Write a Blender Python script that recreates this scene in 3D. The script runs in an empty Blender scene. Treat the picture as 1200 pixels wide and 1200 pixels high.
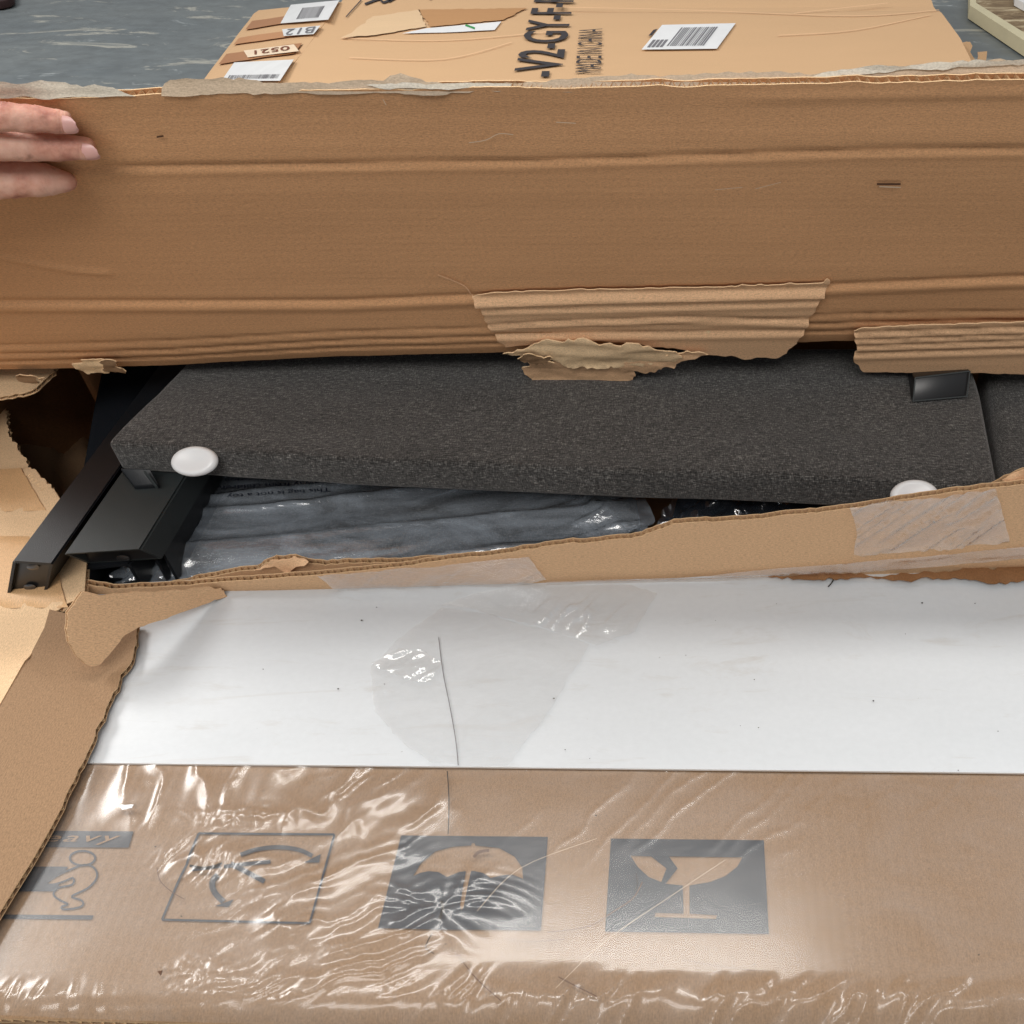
import bpy, bmesh, math, random
import numpy as np
from mathutils import Vector
from mathutils.geometry import delaunay_2d_cdt
random.seed(7); rng = np.random.RandomState(5)
S = bpy.context.scene; COL = S.collection

# ------------------------------------------------------------------ camera, light, exposure
FPX, CX0, CY0 = 1100.0, 820.0, 600.0            # lens in photograph pixels, optical centre
PITCH = math.radians(42.8); CAMZ = 0.936
ZT = 0.45                                       # height of the carton's upper face
cam = bpy.data.cameras.new('camera'); camo = bpy.data.objects.new('camera', cam); COL.objects.link(camo)
camo.location = (0, 0, CAMZ); camo.rotation_euler = (math.pi/2 - PITCH, 0, 0)
cam.sensor_width = 36; cam.lens = FPX/1200*36; cam.shift_x = (600-CX0)/1200; cam.clip_start = 0.01; cam.clip_end = 60
S.camera = camo
W = bpy.data.worlds.new("World"); S.world = W; W.use_nodes = True
wn = W.node_tree; wbg = wn.nodes['Background']
wtc = wn.nodes.new('ShaderNodeTexCoord'); wsep = wn.nodes.new('ShaderNodeSeparateXYZ'); wramp = wn.nodes.new('ShaderNodeValToRGB')
wn.links.new(wtc.outputs['Generated'], wsep.inputs[0]); wn.links.new(wsep.outputs['Z'], wramp.inputs[0]); wn.links.new(wramp.outputs[0], wbg.inputs[0])
wramp.color_ramp.elements[0].color = (.42, .40, .38, 1); wramp.color_ramp.elements[1].color = (.90, .95, 1.0, 1)
wramp.color_ramp.elements[0].position = .1; wramp.color_ramp.elements[1].position = .7
wbg.inputs['Strength'].default_value = 0.50

def area(name, loc, target, sx, sy, power, color):
    l = bpy.data.lights.new(name, 'AREA'); l.shape = 'RECTANGLE'; l.size = sx; l.size_y = sy; l.energy = power; l.color = color
    o = bpy.data.objects.new(name, l); COL.objects.link(o); o.location = loc
    d = (Vector(target)-Vector(loc)).normalized(); x = Vector((1, 0, 0)); x = (x-d*x.dot(d)).normalized(); y = (-d).cross(x)
    from mathutils import Matrix
    o.rotation_euler = Matrix((x, y, -d)).transposed().to_euler()
    return o
area('ceiling_light', (-.58, 1.27, 3.3), (-.58, .25, .45), 1.85, .28, 38, (1, .97, .92))
area('ceiling_light', (-3.3, 1.36, 3.3), (-1.2, .3, .45), 1.6, .3, 26, (1, .97, .92))  # added strip, kept outside the film's mirror view to hold up the brightness
area('ceiling_light', (-3.7, 2.3, 3.5), (-.1, .5, .45), 1.1, 1.0, 95, (1, .98, .95))
area('ceiling_light', (2.6, 2.0, 3.6), (-.1, .5, .45), 1.1, .8, 30, (1, .98, .95))
area('front_fill_light', (-.3, -1.6, 3.0), (-.1, .5, .5), 2.4, .9, 52, (1, .96, .91))  # added fill from the camera side to brighten the raised flap
S.view_settings.view_transform = 'Standard'; S.view_settings.look = 'None'; S.view_settings.exposure = 0.0; S.view_settings.gamma = 1

# ------------------------------------------------------------------ measuring: photograph pixels <-> places
CAMP = np.array([0, 0, CAMZ]); FW = np.array([0, math.cos(PITCH), -math.sin(PITCH)]); RT = np.array([1., 0, 0]); UP = np.array([0, math.sin(PITCH), math.cos(PITCH)])
def ray(px, py): return FW + RT*((px-CX0)/FPX) + UP*((CY0-py)/FPX)
def un(px, py, z):
    d = ray(px, py); return CAMP + d*((z-CAMZ)/d[2])
def project(P):
    P = np.asarray(P)-CAMP; zc = P@FW
    return CX0 + FPX*(P@RT)/zc, CY0 - FPX*(P@UP)/zc
class Plane:
    """a real plane in the place: origin o, in-plane axes u and v, normal n towards the viewer"""
    def __init__(s, o, u, v):
        s.o = np.array(o, float); u = np.array(u, float); s.u = u/np.linalg.norm(u)
        v = np.array(v, float); v = v - s.u*(v@s.u); s.v = v/np.linalg.norm(v)
        s.n = np.cross(s.u, s.v)
        if s.n@(CAMP-s.o) < 0: s.n = -s.n
    def uv(s, px, py):
        d = ray(px, py); t = ((s.o-CAMP)@s.n)/(d@s.n); q = CAMP+d*t-s.o
        return np.array([q@s.u, q@s.v])
    def uvs(s, pts): return np.array([s.uv(*p) for p in pts])
    def p(s, u, v, w=0.): return s.o + s.u*u + s.v*v + s.n*w
    def at(s, px, py, w=0.):
        u, v = s.uv(px, py); return s.p(u, v, w)
    def pts(s, U, Wd=0.):
        U = np.asarray(U); w = np.broadcast_to(np.asarray(Wd, float), (len(U),))
        return s.o + U[:, :1]*s.u + U[:, 1:2]*s.v + w[:, None]*s.n
    def shift(s, w):
        return Plane(s.o+s.n*w, s.u, s.v)
def plane3(a, b, c): a, b, c = map(np.array, (a, b, c)); return Plane(a, b-a, c-a)

def hash2(ix, iy, seed):
    h = (ix.astype(np.int64)*374761393 + iy.astype(np.int64)*668265263 + seed*69069) & 0xffffffff
    h = ((h ^ (h >> 13))*1274126177) & 0xffffffff
    return ((h ^ (h >> 16)) & 0xffff)/65535.
def vn(x, y, seed=0):
    x = np.asarray(x, float); y = np.asarray(y, float); x, y = np.broadcast_arrays(x, y)
    ix = np.floor(x); iy = np.floor(y); fx = x-ix; fy = y-iy; fx = fx*fx*(3-2*fx); fy = fy*fy*(3-2*fy)
    a = hash2(ix, iy, seed); b = hash2(ix+1, iy, seed); c = hash2(ix, iy+1, seed); d = hash2(ix+1, iy+1, seed)
    return a+(b-a)*fx+(c-a)*fy+(a-b-c+d)*fx*fy
def fbm(x, y, seed=0, o=3):
    r = 0; a = .5
    for i in range(o): r = r + a*vn(np.asarray(x)*2**i, np.asarray(y)*2**i, seed+i*17); a *= .5
    return r
def ridge(x, y, seed=0, p=2.): return (1-np.abs(2*vn(x, y, seed)-1))**p
def sst(a, b, x): t = np.clip((x-a)/(b-a), 0, 1); return t*t*(3-2*t)

# ------------------------------------------------------------------ materials
def newmat(name):
    m = bpy.data.materials.new(name); m.use_nodes = True; nt = m.node_tree; return m, nt, nt.nodes, nt.links, nt.nodes['Principled BSDF']
class N:
    def __init__(s, nt): s.nt = nt
    def n(s, t, **k):
        x = s.nt.nodes.new(t)
        for a, b in k.items(): setattr(x, a, b)
        return x
    def l(s, a, b): s.nt.links.new(a, b)
    def coord(s, kind, sx, sy, sz=1, rot=0):
        tc = s.n('ShaderNodeTexCoord'); mp = s.n('ShaderNodeMapping'); s.l(tc.outputs[kind], mp.inputs[0])
        mp.inputs['Scale'].default_value = (sx, sy, sz); mp.inputs['Rotation'].default_value = (0, 0, rot); return mp.outputs[0]
    def noise(s, vec, scale=1, detail=4, rough=.6, dist=0):
        x = s.n('ShaderNodeTexNoise'); s.l(vec, x.inputs['Vector']); x.inputs['Scale'].default_value = scale
        x.inputs['Detail'].default_value = detail; x.inputs['Roughness'].default_value = rough; x.inputs['Distortion'].default_value = dist; return x.outputs['Fac']
    def ramp(s, fac, stops):
        r = s.n('ShaderNodeValToRGB'); s.l(fac, r.inputs[0]); e = r.color_ramp.elements
        while len(e) < len(stops): e.new(.5)
        for q, (p, c) in zip(e, stops): q.position = p; q.color = (*c, 1) if len(c) == 3 else c
        return r.outputs[0]
    def mix(s, f, a, b, mode='MIX'):
        m = s.n('ShaderNodeMix', data_type='RGBA', blend_type=mode)
        for i, v in ((0, f), (6, a), (7, b)):
            if hasattr(v, 'is_linked'): s.l(v, m.inputs[i])
            else: m.inputs[i].default_value = v if i == 0 else (*v, 1)
        return m.outputs[2]
    def math(s, op, a, b=None):
        m = s.n('ShaderNodeMath', operation=op)
        for i, v in ((0, a), (1, b)):
            if v is None: continue
            if hasattr(v, 'is_linked'): s.l(v, m.inputs[i])
            else: m.inputs[i].default_value = v
        return m.outputs[0]
    def bump(s, h, strength, dist, normal=None):
        b = s.n('ShaderNodeBump'); s.l(h, b.inputs['Height']); b.inputs['Strength'].default_value = strength; b.inputs['Distance'].default_value = dist
        if normal is not None: s.l(normal, b.inputs['Normal'])
        return b.outputs[0]
def srgb(r, g, b): return tuple(((c/255+.055)/1.055)**2.4 if c > 10 else c/3000 for c in (r, g, b))
def g3(v): return (v, v, v)

def kraft(name, base, vary=.16, streak=.12, rough=.75, spec=.25, flute=.12, along_v=False, gloss=0):
    m, nt, nd, lk, P = newmat(name); k = N(nt)
    a = k.noise(k.coord('UV', 4, 9), 1, 5, .6); st = k.noise(k.coord('UV', *((90, 2.5) if along_v else (2.5, 90))), 1, 3, .6)
    fib = k.noise(k.coord('UV', *((1500, 380) if along_v else (380, 1500))), 1, 2, .7)
    fib2 = k.noise(k.coord('UV', 900, 1150), 1, 3, .75)
    b = np.array(base)
    c = k.mix(a, tuple(b*(1-vary)), tuple(np.minimum(b*(1+vary), .95)))
    c = k.mix(k.math('MULTIPLY', st, streak*2), c, tuple(b*.62))
    c = k.mix(1.0, c, k.ramp(fib, [(.30, g3(.80)), (.5, g3(1.0)), (.72, g3(1.14))]), 'MULTIPLY')
    c = k.mix(1.0, c, k.ramp(fib2, [(.30, g3(.80)), (.5, g3(1.0)), (.70, g3(1.15))]), 'MULTIPLY')
    # scuffs: long pale fibres scratched out, and dirt spots
    sc = k.noise(k.coord('UV', 22, 75, 1, .25), 1, 6, .75, 1.2)
    c = k.mix(k.ramp(sc, [(.64, g3(0)), (.74, g3(.35))]), c, tuple(np.minimum(b*1.6+.04, .9)))
    dt = k.noise(k.coord('UV', 35, 35), 1, 8, .8, .4)
    c = k.mix(k.ramp(dt, [(.66, g3(0)), (.8, g3(.45))]), c, tuple(b*.3))
    k.l(c, P.inputs['Base Color']); P.inputs['Roughness'].default_value = rough; P.inputs['Specular IOR Level'].default_value = spec
    w = k.n('ShaderNodeTexWave', wave_type='BANDS', bands_direction='X' if along_v else 'Y'); k.l(k.coord('UV', 1, 1), w.inputs[0])
    w.inputs['Scale'].default_value = 55; w.inputs['Distortion'].default_value = .6; w.inputs['Detail Scale'].default_value = 2
    n1 = k.bump(w.outputs['Fac'], flute, .0006); n2 = k.bump(k.noise(k.coord('UV', 60, 220), 1, 4, .7), .35, .0006, n1)
    n3 = k.bump(fib, .25, .0002, n2); k.l(n3, P.inputs['Normal'])
    if gloss: P.inputs['Coat Weight'].default_value = gloss; P.inputs['Coat Roughness'].default_value = .22
    return m
KB = np.array(srgb(196, 150, 104))
M = {}
M['flap'] = kraft('brown_cardboard', srgb(214, 164, 120), .18, .15, flute=.05)
M['tan'] = kraft('tan_cardboard', srgb(208, 170, 132), .07, .08, flute=.05)
M['light'] = kraft('pale_cardboard', srgb(224, 190, 150), .08, .10, flute=.05)
M['side'] = kraft('side_cardboard', srgb(150, 120, 91), .08, .05, flute=.04)
M['panel'] = kraft('panel_cardboard', srgb(138, 110, 82), .13, .05, rough=.5, flute=.22, along_v=True)
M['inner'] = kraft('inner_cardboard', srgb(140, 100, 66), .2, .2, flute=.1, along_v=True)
M['torn'] = kraft('torn_paper', srgb(238, 194, 152), .10, .12, flute=.0)
M['tornl'] = kraft('torn_pale_fibre', srgb(248, 210, 168), .12, .1, flute=.0)
M['medium'] = kraft('flute_paper', srgb(220, 186, 144), .1, .0, flute=.0)
M['farlight'] = kraft('scuffed_cardboard', srgb(218, 186, 148), .1, .1, flute=.02)
M['far'] = kraft('far_cardboard', srgb(206, 168, 128), .05, .05, flute=.02)
def plain(name, c, rough=.5, spec=.5, metal=0, bump=0, bs=300, **kw):
    m, nt, nd, lk, P = newmat(name); k = N(nt)
    a = k.noise(k.coord('Object', bs*.04, bs*.04, bs*.04), 1, 5, .6)
    k.l(k.mix(a, tuple(np.array(c)*.86), tuple(np.minimum(np.array(c)*1.14, .95))), P.inputs['Base Color'])
    P.inputs['Roughness'].default_value = rough; P.inputs['Specular IOR Level'].default_value = spec; P.inputs['Metallic'].default_value = metal
    if bump: k.l(k.bump(k.noise(k.coord('Object', bs, bs, bs), 1, 3, .6), bump, .0006), P.inputs['Normal'])
    for a_, b_ in kw.items(): P.inputs[a_].default_value = b_
    return m
M['metal'] = plain('black_powder_coat', (.0085, .010, .0125), .42, .4, bump=.25, bs=1600)
M['metal2'] = plain('charcoal_powder_coat', (.028, .034, .035), .5, .4, bump=.3, bs=1600)
M['plastic'] = plain('black_plastic', (.012, .012, .013), .3, .5)
M['blackfab'] = plain('black_fabric', (.008, .010, .014), .9, .15, bump=.5, bs=900)
M['glide'] = plain('white_plastic', (.86, .88, .90), .3, .5)
M['ink'] = plain('slate_ink', srgb(42, 47, 54), .5, .3, bs=900)
M['inkdark'] = plain('dark_ink', srgb(62, 58, 60), .6, .2)
M['bagink'] = plain('bag_print', srgb(24, 26, 38), .5, .2)
M['redink'] = plain('brown_ink', srgb(120, 70, 50), .6, .2)
M['greenink'] = plain('green_ink', srgb(60, 140, 80), .6, .2)
M['labelw'] = plain('white_label', (.80, .80, .80), .35, .5)
M['labelc'] = plain('cream_label', srgb(240, 214, 186), .45, .4)
M['greyink'] = plain('grey_print', srgb(120, 118, 122), .6, .2)
M['speck'] = plain('dirt_speck', (.02, .016, .012), .9, .1)
M['scratch'] = plain('dark_scratch', srgb(92, 66, 50), .7, .2)
M['scratchl'] = plain('pale_scratch', srgb(215, 195, 170), .7, .2)
M['nail'] = plain('fingernail', srgb(226, 172, 164), .32, .5)
M['nail'].node_tree.nodes['Principled BSDF'].inputs['Subsurface Weight'].default_value = .1
M['tapeband'] = kraft('tan_tape', srgb(212, 170, 124), .06, .1, rough=.45, flute=.02)
M['pantape'] = plain('tape_brown', srgb(176, 122, 80), .35, .5)
M['pantape2'] = plain('tape_tan', srgb(196, 140, 94), .35, .5)

def m_white():
    m, nt, nd, lk, P = newmat('white_board_face'); k = N(nt)
    a = k.noise(k.coord('UV', 5, 14), 1, 5, .6); b = k.noise(k.coord('UV', 200, 260), 1, 4, .6)
    c = k.mix(a, (.53, .555, .575), (.63, .65, .67)); c = k.mix(1., c, k.ramp(b, [(.3, g3(.97)), (.7, g3(1.01))]), 'MULTIPLY')
    d = k.noise(k.coord('UV', 120, 120), 1, 6, .7); c = k.mix(k.ramp(d, [(.70, g3(0)), (.76, g3(.8))]), c, (.12, .09, .07))
    s = k.noise(k.coord('UV', 9, 40, 1, .3), 1, 6, .7, 1.5); c = k.mix(k.ramp(s, [(.56, g3(0)), (.76, g3(.5))]), c, (.42, .39, .35))
    k.l(c, P.inputs['Base Color']); P.inputs['Roughness'].default_value = .38; P.inputs['Specular IOR Level'].default_value = .4
    k.l(k.bump(k.noise(k.coord('UV', 60, 160), 1, 4, .6), .2, .0006), P.inputs['Normal']); return m
M['white'] = m_white()

def m_fabric():
    m, nt, nd, lk, P = newmat('charcoal_fabric'); k = N(nt)
    w1 = k.noise(k.coord('Object', 230, 1500, 1500), 1, 2, .65); w2 = k.noise(k.coord('Object', 1500, 360, 360), 1, 2, .65)
    f = k.math('ADD', k.math('MULTIPLY', w1, .55), k.math('MULTIPLY', w2, .45))
    c = k.ramp(f, [(.36, (.012, .0115, .011)), (.48, (.045, .042, .040)), (.57, (.105, .100, .094)), (.67, (.28, .27, .25))])
    blot = k.noise(k.coord('Object', 9, 30, 30), 1, 4, .6); c = k.mix(1., c, k.ramp(blot, [(.3, g3(.82)), (.7, g3(1.12))]), 'MULTIPLY')
    k.l(c, P.inputs['Base Color']); P.inputs['Roughness'].default_value = .9; P.inputs['Specular IOR Level'].default_value = .15
    P.inputs['Sheen Weight'].default_value = .25; P.inputs['Sheen Roughness'].default_value = .5
    k.l(k.bump(f, .9, .0012), P.inputs['Normal']); return m
M['fabric'] = m_fabric()

def m_film(name, veil, gloss, rough, tint=(1, 1, 1), bump=.3, vcol=(.8, .8, .8), bscale=(70, 70)):
    m, nt, nd, lk, P = newmat(name); k = N(nt); nd.remove(P); out = nd['Material Output']
    tr = k.n('ShaderNodeBsdfTransparent'); tr.inputs[0].default_value = (*tint, 1)
    df = k.n('ShaderNodeBsdfDiffuse'); df.inputs[0].default_value = (*vcol, 1)
    gl = k.n('ShaderNodeBsdfGlossy'); gl.inputs['Roughness'].default_value = rough; gl.inputs[0].default_value = (1, 1, 1, 1)
    fr = k.n('ShaderNodeFresnel'); ge = k.n('ShaderNodeNewGeometry')     # a thin film has no inside: the same reflectance from both faces
    k.l(k.math('SUBTRACT', 1.45, k.math('MULTIPLY', ge.outputs['Backfacing'], 1.45-1/1.45)), fr.inputs[0])
    nz = k.noise(k.coord('UV', *bscale), 1, 5, .7, .8); nb = k.bump(nz, bump, .0012)
    k.l(nb, gl.inputs['Normal']); k.l(nb, fr.inputs['Normal'])
    m1 = k.n('ShaderNodeMixShader'); m1.inputs[0].default_value = veil; k.l(tr.outputs[0], m1.inputs[1]); k.l(df.outputs[0], m1.inputs[2])
    vz = k.noise(k.coord('UV', 14, 30), 1, 5, .7, 1.); k.l(k.ramp(vz, [(.35, g3(veil*.45)), (.72, g3(min(1, veil*1.9)))]), m1.inputs[0])
    f = k.math('MINIMUM', k.math('ADD', k.math('MULTIPLY', fr.outputs[0], gloss), 0), 1.0)
    m2 = k.n('ShaderNodeMixShader'); k.l(f, m2.inputs[0]); k.l(m1.outputs[0], m2.inputs[1]); k.l(gl.outputs[0], m2.inputs[2])
    k.l(m2.outputs[0], out.inputs['Surface']); return m
M['film'] = m_film('stretch_film', .07, 1.1, .20, bump=.05, vcol=(.62, .57, .54))
M['bag'] = m_film('clear_bag', .24, 4.0, .09, bump=.3, vcol=(.62, .70, .80), bscale=(40, 160))  # blue-grey veil colour puts the bag's pale sheen into the diffuse
M['bagd'] = m_film('smoky_bag', .05, 3.5, .10, bump=.25, vcol=(.35, .42, .55), bscale=(60, 60))
M['tape'] = m_film('clear_tape', .16, 3.6, .12, bump=.5, vcol=(.78, .68, .62), bscale=(60, 160))
M['tapew'] = m_film('clear_tape_on_white', .09, 1.6, .12, bump=.2, vcol=(.66, .68, .68), bscale=(60, 80))

def m_floor():
    m, nt, nd, lk, P = newmat('slate_concrete'); k = N(nt)
    a = k.noise(k.coord('Object', .9, 1.6), 1, 6, .6); c = k.mix(a, srgb(74, 84, 92), srgb(130, 133, 130))
    b = k.noise(k.coord('Object', 14, 22), 1, 6, .7); c = k.mix(1., c, k.ramp(b, [(.3, g3(.78)), (.5, g3(1)), (.7, g3(1.18))]), 'MULTIPLY')
    s = k.noise(k.coord('Object', 2.2, 5.5, 1, .35), 1, 7, .72, 1.6); c = k.mix(k.ramp(s, [(.57, g3(0)), (.63, g3(.7)), (.68, g3(.15))]), c, srgb(186, 182, 168))
    s2 = k.noise(k.coord('Object', 5, 9, 1, -.4), 1, 6, .75, 1.); c = k.mix(k.ramp(s2, [(.63, g3(0)), (.7, g3(.55))]), c, srgb(180, 186, 186))
    k.l(c, P.inputs['Base Color']); k.l(k.ramp(b, [(.3, g3(.35)), (.7, g3(.6))]), P.inputs['Roughness'])
    k.l(k.bump(b, .3, .003), P.inputs['Normal']); return m
M['floor'] = m_floor()
def m_wood():
    m, nt, nd, lk, P = newmat('stained_board'); k = N(nt)
    a = k.noise(k.coord('Object', 4, 14, 4), 1, 6, .7, 1.2)
    k.l(k.ramp(a, [(.34, srgb(84, 62, 40)), (.5, srgb(140, 118, 88)), (.62, srgb(206, 190, 158))]), P.inputs['Base Color']); P.inputs['Roughness'].default_value = .8; return m
M['wood'] = m_wood(); M['woodedge'] = plain('pale_board_edge', srgb(204, 194, 162), .8, .2)
def m_skin():
    m, nt, nd, lk, P = newmat('skin'); k = N(nt)
    a = k.noise(k.coord('Object', 60, 60, 60), 1, 5, .6); c = k.ramp(a, [(.3, srgb(176, 112, 96)), (.48, srgb(214, 158, 138)), (.68, srgb(228, 184, 164))])
    d = k.noise(k.coord('Object', 95, 120, 95), 1, 3, .5); c = k.mix(k.ramp(d, [(.64, g3(0)), (.76, g3(.55))]), c, srgb(120, 82, 70))
    k.l(c, P.inputs['Base Color']); P.inputs['Roughness'].default_value = .5; P.inputs['Subsurface Weight'].default_value = .18
    P.inputs['Subsurface Radius'].default_value = (.006, .002, .001); P.inputs['Specular IOR Level'].default_value = .35
    cr = k.noise(k.coord('Object', 500, 1400, 1400), 1, 4, .7); k.l(k.bump(cr, .35, .0008), P.inputs['Normal']); return m
M['skin'] = m_skin()

# ------------------------------------------------------------------ objects
def empty(name, loc, label, cat, group=None):
    o = bpy.data.objects.new(name, None); COL.objects.link(o); o.location = loc; o['label'] = label; o['category'] = cat
    if group: o['group'] = group
    o.empty_display_size = .05; return o
def tag(o, label=None, cat=None, group=None, kind=None):
    for a, b in (('label', label), ('category', cat), ('group', group), ('kind', kind)):
        if b: o[a] = b
    return o
def wloc(o):
    v = Vector((0, 0, 0))
    while o is not None: v += o.location; o = o.parent
    return v
def mk(name, V, F, mats, parent=None, UV=None, MI=None, smooth=True):
    """V world coordinates"""
    V = np.asarray(V, float)
    base = np.array(wloc(parent)) if parent is not None else np.zeros(3)
    me = bpy.data.meshes.new(name); me.from_pydata((V-base).tolist(), [], [tuple(int(i) for i in f) for f in F])
    for m in (mats if isinstance(mats, (list, tuple)) else [mats]): me.materials.append(m)
    if UV is not None:
        ul = me.uv_layers.new(name='UVMap'); li = np.empty(len(me.loops), int); me.loops.foreach_get('vertex_index', li)
        ul.data.foreach_set('uv', np.asarray(UV, float)[li].ravel())
    if MI is not None: me.polygons.foreach_set('material_index', np.asarray(MI, int))
    me.polygons.foreach_set('use_smooth', [bool(smooth)]*len(F) if not hasattr(smooth, '__len__') else smooth)
    me.update(); o = bpy.data.objects.new(name, me); COL.objects.link(o)
    if parent is not None: o.parent = parent
    return o

def densify(uv, step, jag, seed, jagmask=None):
    out = []; n = len(uv); r = np.random.RandomState(seed)
    for i in range(n):
        a, b = uv[i], uv[(i+1) % n]; d = b-a; L = np.linalg.norm(d); m = max(1, int(round(L/step))); nrm = np.array([-d[1], d[0]])/max(L, 1e-9)
        j = jag if (jagmask is None or jagmask[i]) else 0
        for k in range(m):
            t = k/m; p = a+d*t
            if j:
                s = (i*37.7+t*L/.004); p = p + nrm*j*((vn(s, 0., seed)-.5)*1.2+(vn(s/4, 3., seed)-.5)*1.6)*min(1, 4*min(t+.02, 1-t+.02))*1.0
            out.append(p)
    return np.array(out)
def grid_fill(uvb, res, jit=.25):
    lo = uvb.min(0); hi = uvb.max(0)
    xs = np.arange(lo[0]+res/2, hi[0], res); ys = np.arange(lo[1]+res/2, hi[1], res)
    X, Y = np.meshgrid(xs, ys); G = np.stack([X.ravel(), Y.ravel()], 1); G += (rng.rand(*G.shape)-.5)*res*jit
    x, y = G[:, 0], G[:, 1]; ins = np.zeros(len(G), bool); md = np.full(len(G), 1e9)
    for i in range(len(uvb)):
        a, b = uvb[i], uvb[(i+1) % len(uvb)]
        c = (a[1] > y) != (b[1] > y)
        if a[1] != b[1]: ins ^= c & (x < (b[0]-a[0])*(y-a[1])/(b[1]-a[1])+a[0])
        md = np.minimum(md, (x-a[0])**2+(y-a[1])**2)
    return G[ins & (md > (res*.45)**2)]
def triangulate(uvb, res, jit=.25):
    nb = len(uvb); G = grid_fill(uvb, res, jit) if res else np.zeros((0, 2)); A = np.vstack([uvb, G])
    vs, es, fs, ov, oe, of = delaunay_2d_cdt([Vector(p) for p in A], [], [list(range(nb))], 1, 1e-7)
    vs = np.array([tuple(v) for v in vs]); F = [tuple(f) for f in fs]
    used = sorted({i for f in F for i in f}); mp = {u: i for i, u in enumerate(used)}
    vs = vs[used]; F = [tuple(mp[i] for i in f) for f in F]
    for i, f in enumerate(F):     # consistent winding
        a, b, c = vs[f[0]], vs[f[1]], vs[f[2]]
        if (b[0]-a[0])*(c[1]-a[1])-(b[1]-a[1])*(c[0]-a[0]) < 0: F[i] = tuple(reversed(f))
    return vs, F
def shell(V0, V1, F, UVv, off, edge_mi, mi=0):
    """top surface V0, back V1, sides; returns V,F,UV,MI,smooth"""
    n = len(V0); V = [*V0, *V1]; FF = [tuple(i for i in f) for f in F] + [tuple(i+n for i in reversed(f)) for f in F]
    UV = [*UVv, *UVv]; MI = [mi]*len(FF); SM = [True]*len(FF)
    cnt = {}
    for f in F:
        for i in range(len(f)):
            e = (f[i], f[(i+1) % len(f)]); cnt[e] = 1
    for (a, b) in list(cnt):
        if (b, a) not in cnt:
            k = len(V); V += [V0[a], V0[b], V1[b], V1[a]]; UV += [UVv[a], UVv[b], UVv[b]+np.array([0, .003]), UVv[a]+np.array([0, .003])]
            FF.append((k+3, k+2, k+1, k)); MI.append(edge_mi); SM.append(False)
    return V, [tuple(i+off for i in f) for f in FF], UV, MI, SM

def sheet(name, outline, plane, mats, parent, thick=.0006, disp=None, jag=0, seed=1, res=.01, step=.004, w=0., px=True, jagmask=None, board=None, flute_range=None, pitch=.0055, smooth=True):
    """a sheet of paper, board or film lying in `plane`; outline in photograph pixels measured onto that plane.
    board: corrugated board of that total thickness, with two liners and a wavy medium showing at its edges"""
    mats = mats if isinstance(mats, list) else [mats]
    uvo = plane.uvs(outline) if px else np.array(outline, float)
    ar = sum(uvo[i][0]*uvo[(i+1) % len(uvo)][1]-uvo[(i+1) % len(uvo)][0]*uvo[i][1] for i in range(len(uvo)))
    b = densify(uvo, step, jag, seed, jagmask); vs, F = triangulate(b, res)
    if np.dot(np.cross(plane.u, plane.v), plane.n) < 0: F = [tuple(reversed(f)) for f in F]
    def D(uv):
        if disp is None: return np.full(len(uv), float(w))
        x, y = project(plane.pts(uv)); return w+disp(uv[:, 0], uv[:, 1], x, y)
    d = D(vs); t = thick
    V, FF, UV, MI, SM = shell(plane.pts(vs, d), plane.pts(vs, d-t), F, vs, 0, len(mats)-1)
    if t <= .0002: V, FF, UV, MI, SM = [*plane.pts(vs, d)], F, [*vs], [0]*len(F), [True]*len(F)      # film: a single skin
    if board:
        a, f2, u2, m2, s2 = shell(plane.pts(vs, d-board+t), plane.pts(vs, d-board), F, vs, len(V), len(mats)-1)
        V += a; FF += f2; UV += u2; MI += m2; SM += s2
        n = len(b); sgn = 1 if ar > 0 else -1
        pts = np.vstack([b, b[:1]]); seg = np.linalg.norm(np.diff(pts, axis=0), axis=1); s = np.concatenate([[0], np.cumsum(seg)])
        ss = np.arange(0, s[-1], pitch/8); q = np.stack([np.interp(ss, s, pts[:, 0]), np.interp(ss, s, pts[:, 1])], 1)
        tan = np.roll(q, -4, 0)-np.roll(q, 4, 0); tan /= np.linalg.norm(tan, axis=1)[:, None]+1e-9; inw = np.stack([-tan[:, 1], tan[:, 0]], 1)*sgn
        o_ = q+inw*.0003; i_ = q+inw*.007
        amp = (board-2*t)/2; wv = -board/2+amp*np.sin(ss/pitch*2*math.pi+np.sin(ss*40)*.6)
        k = len(V); Do = D(o_)
        V += [*plane.pts(o_, Do+wv), *plane.pts(i_, Do+wv)]; UV += [*o_, *i_]; m = len(ss)
        for i in range(m-1): FF.append((k+i, k+i+1, k+m+i+1, k+m+i)); MI.append(len(mats)-1); SM.append(True)
    return mk(name, V, FF, mats, parent, UV, MI, SM if smooth else False)

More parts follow.
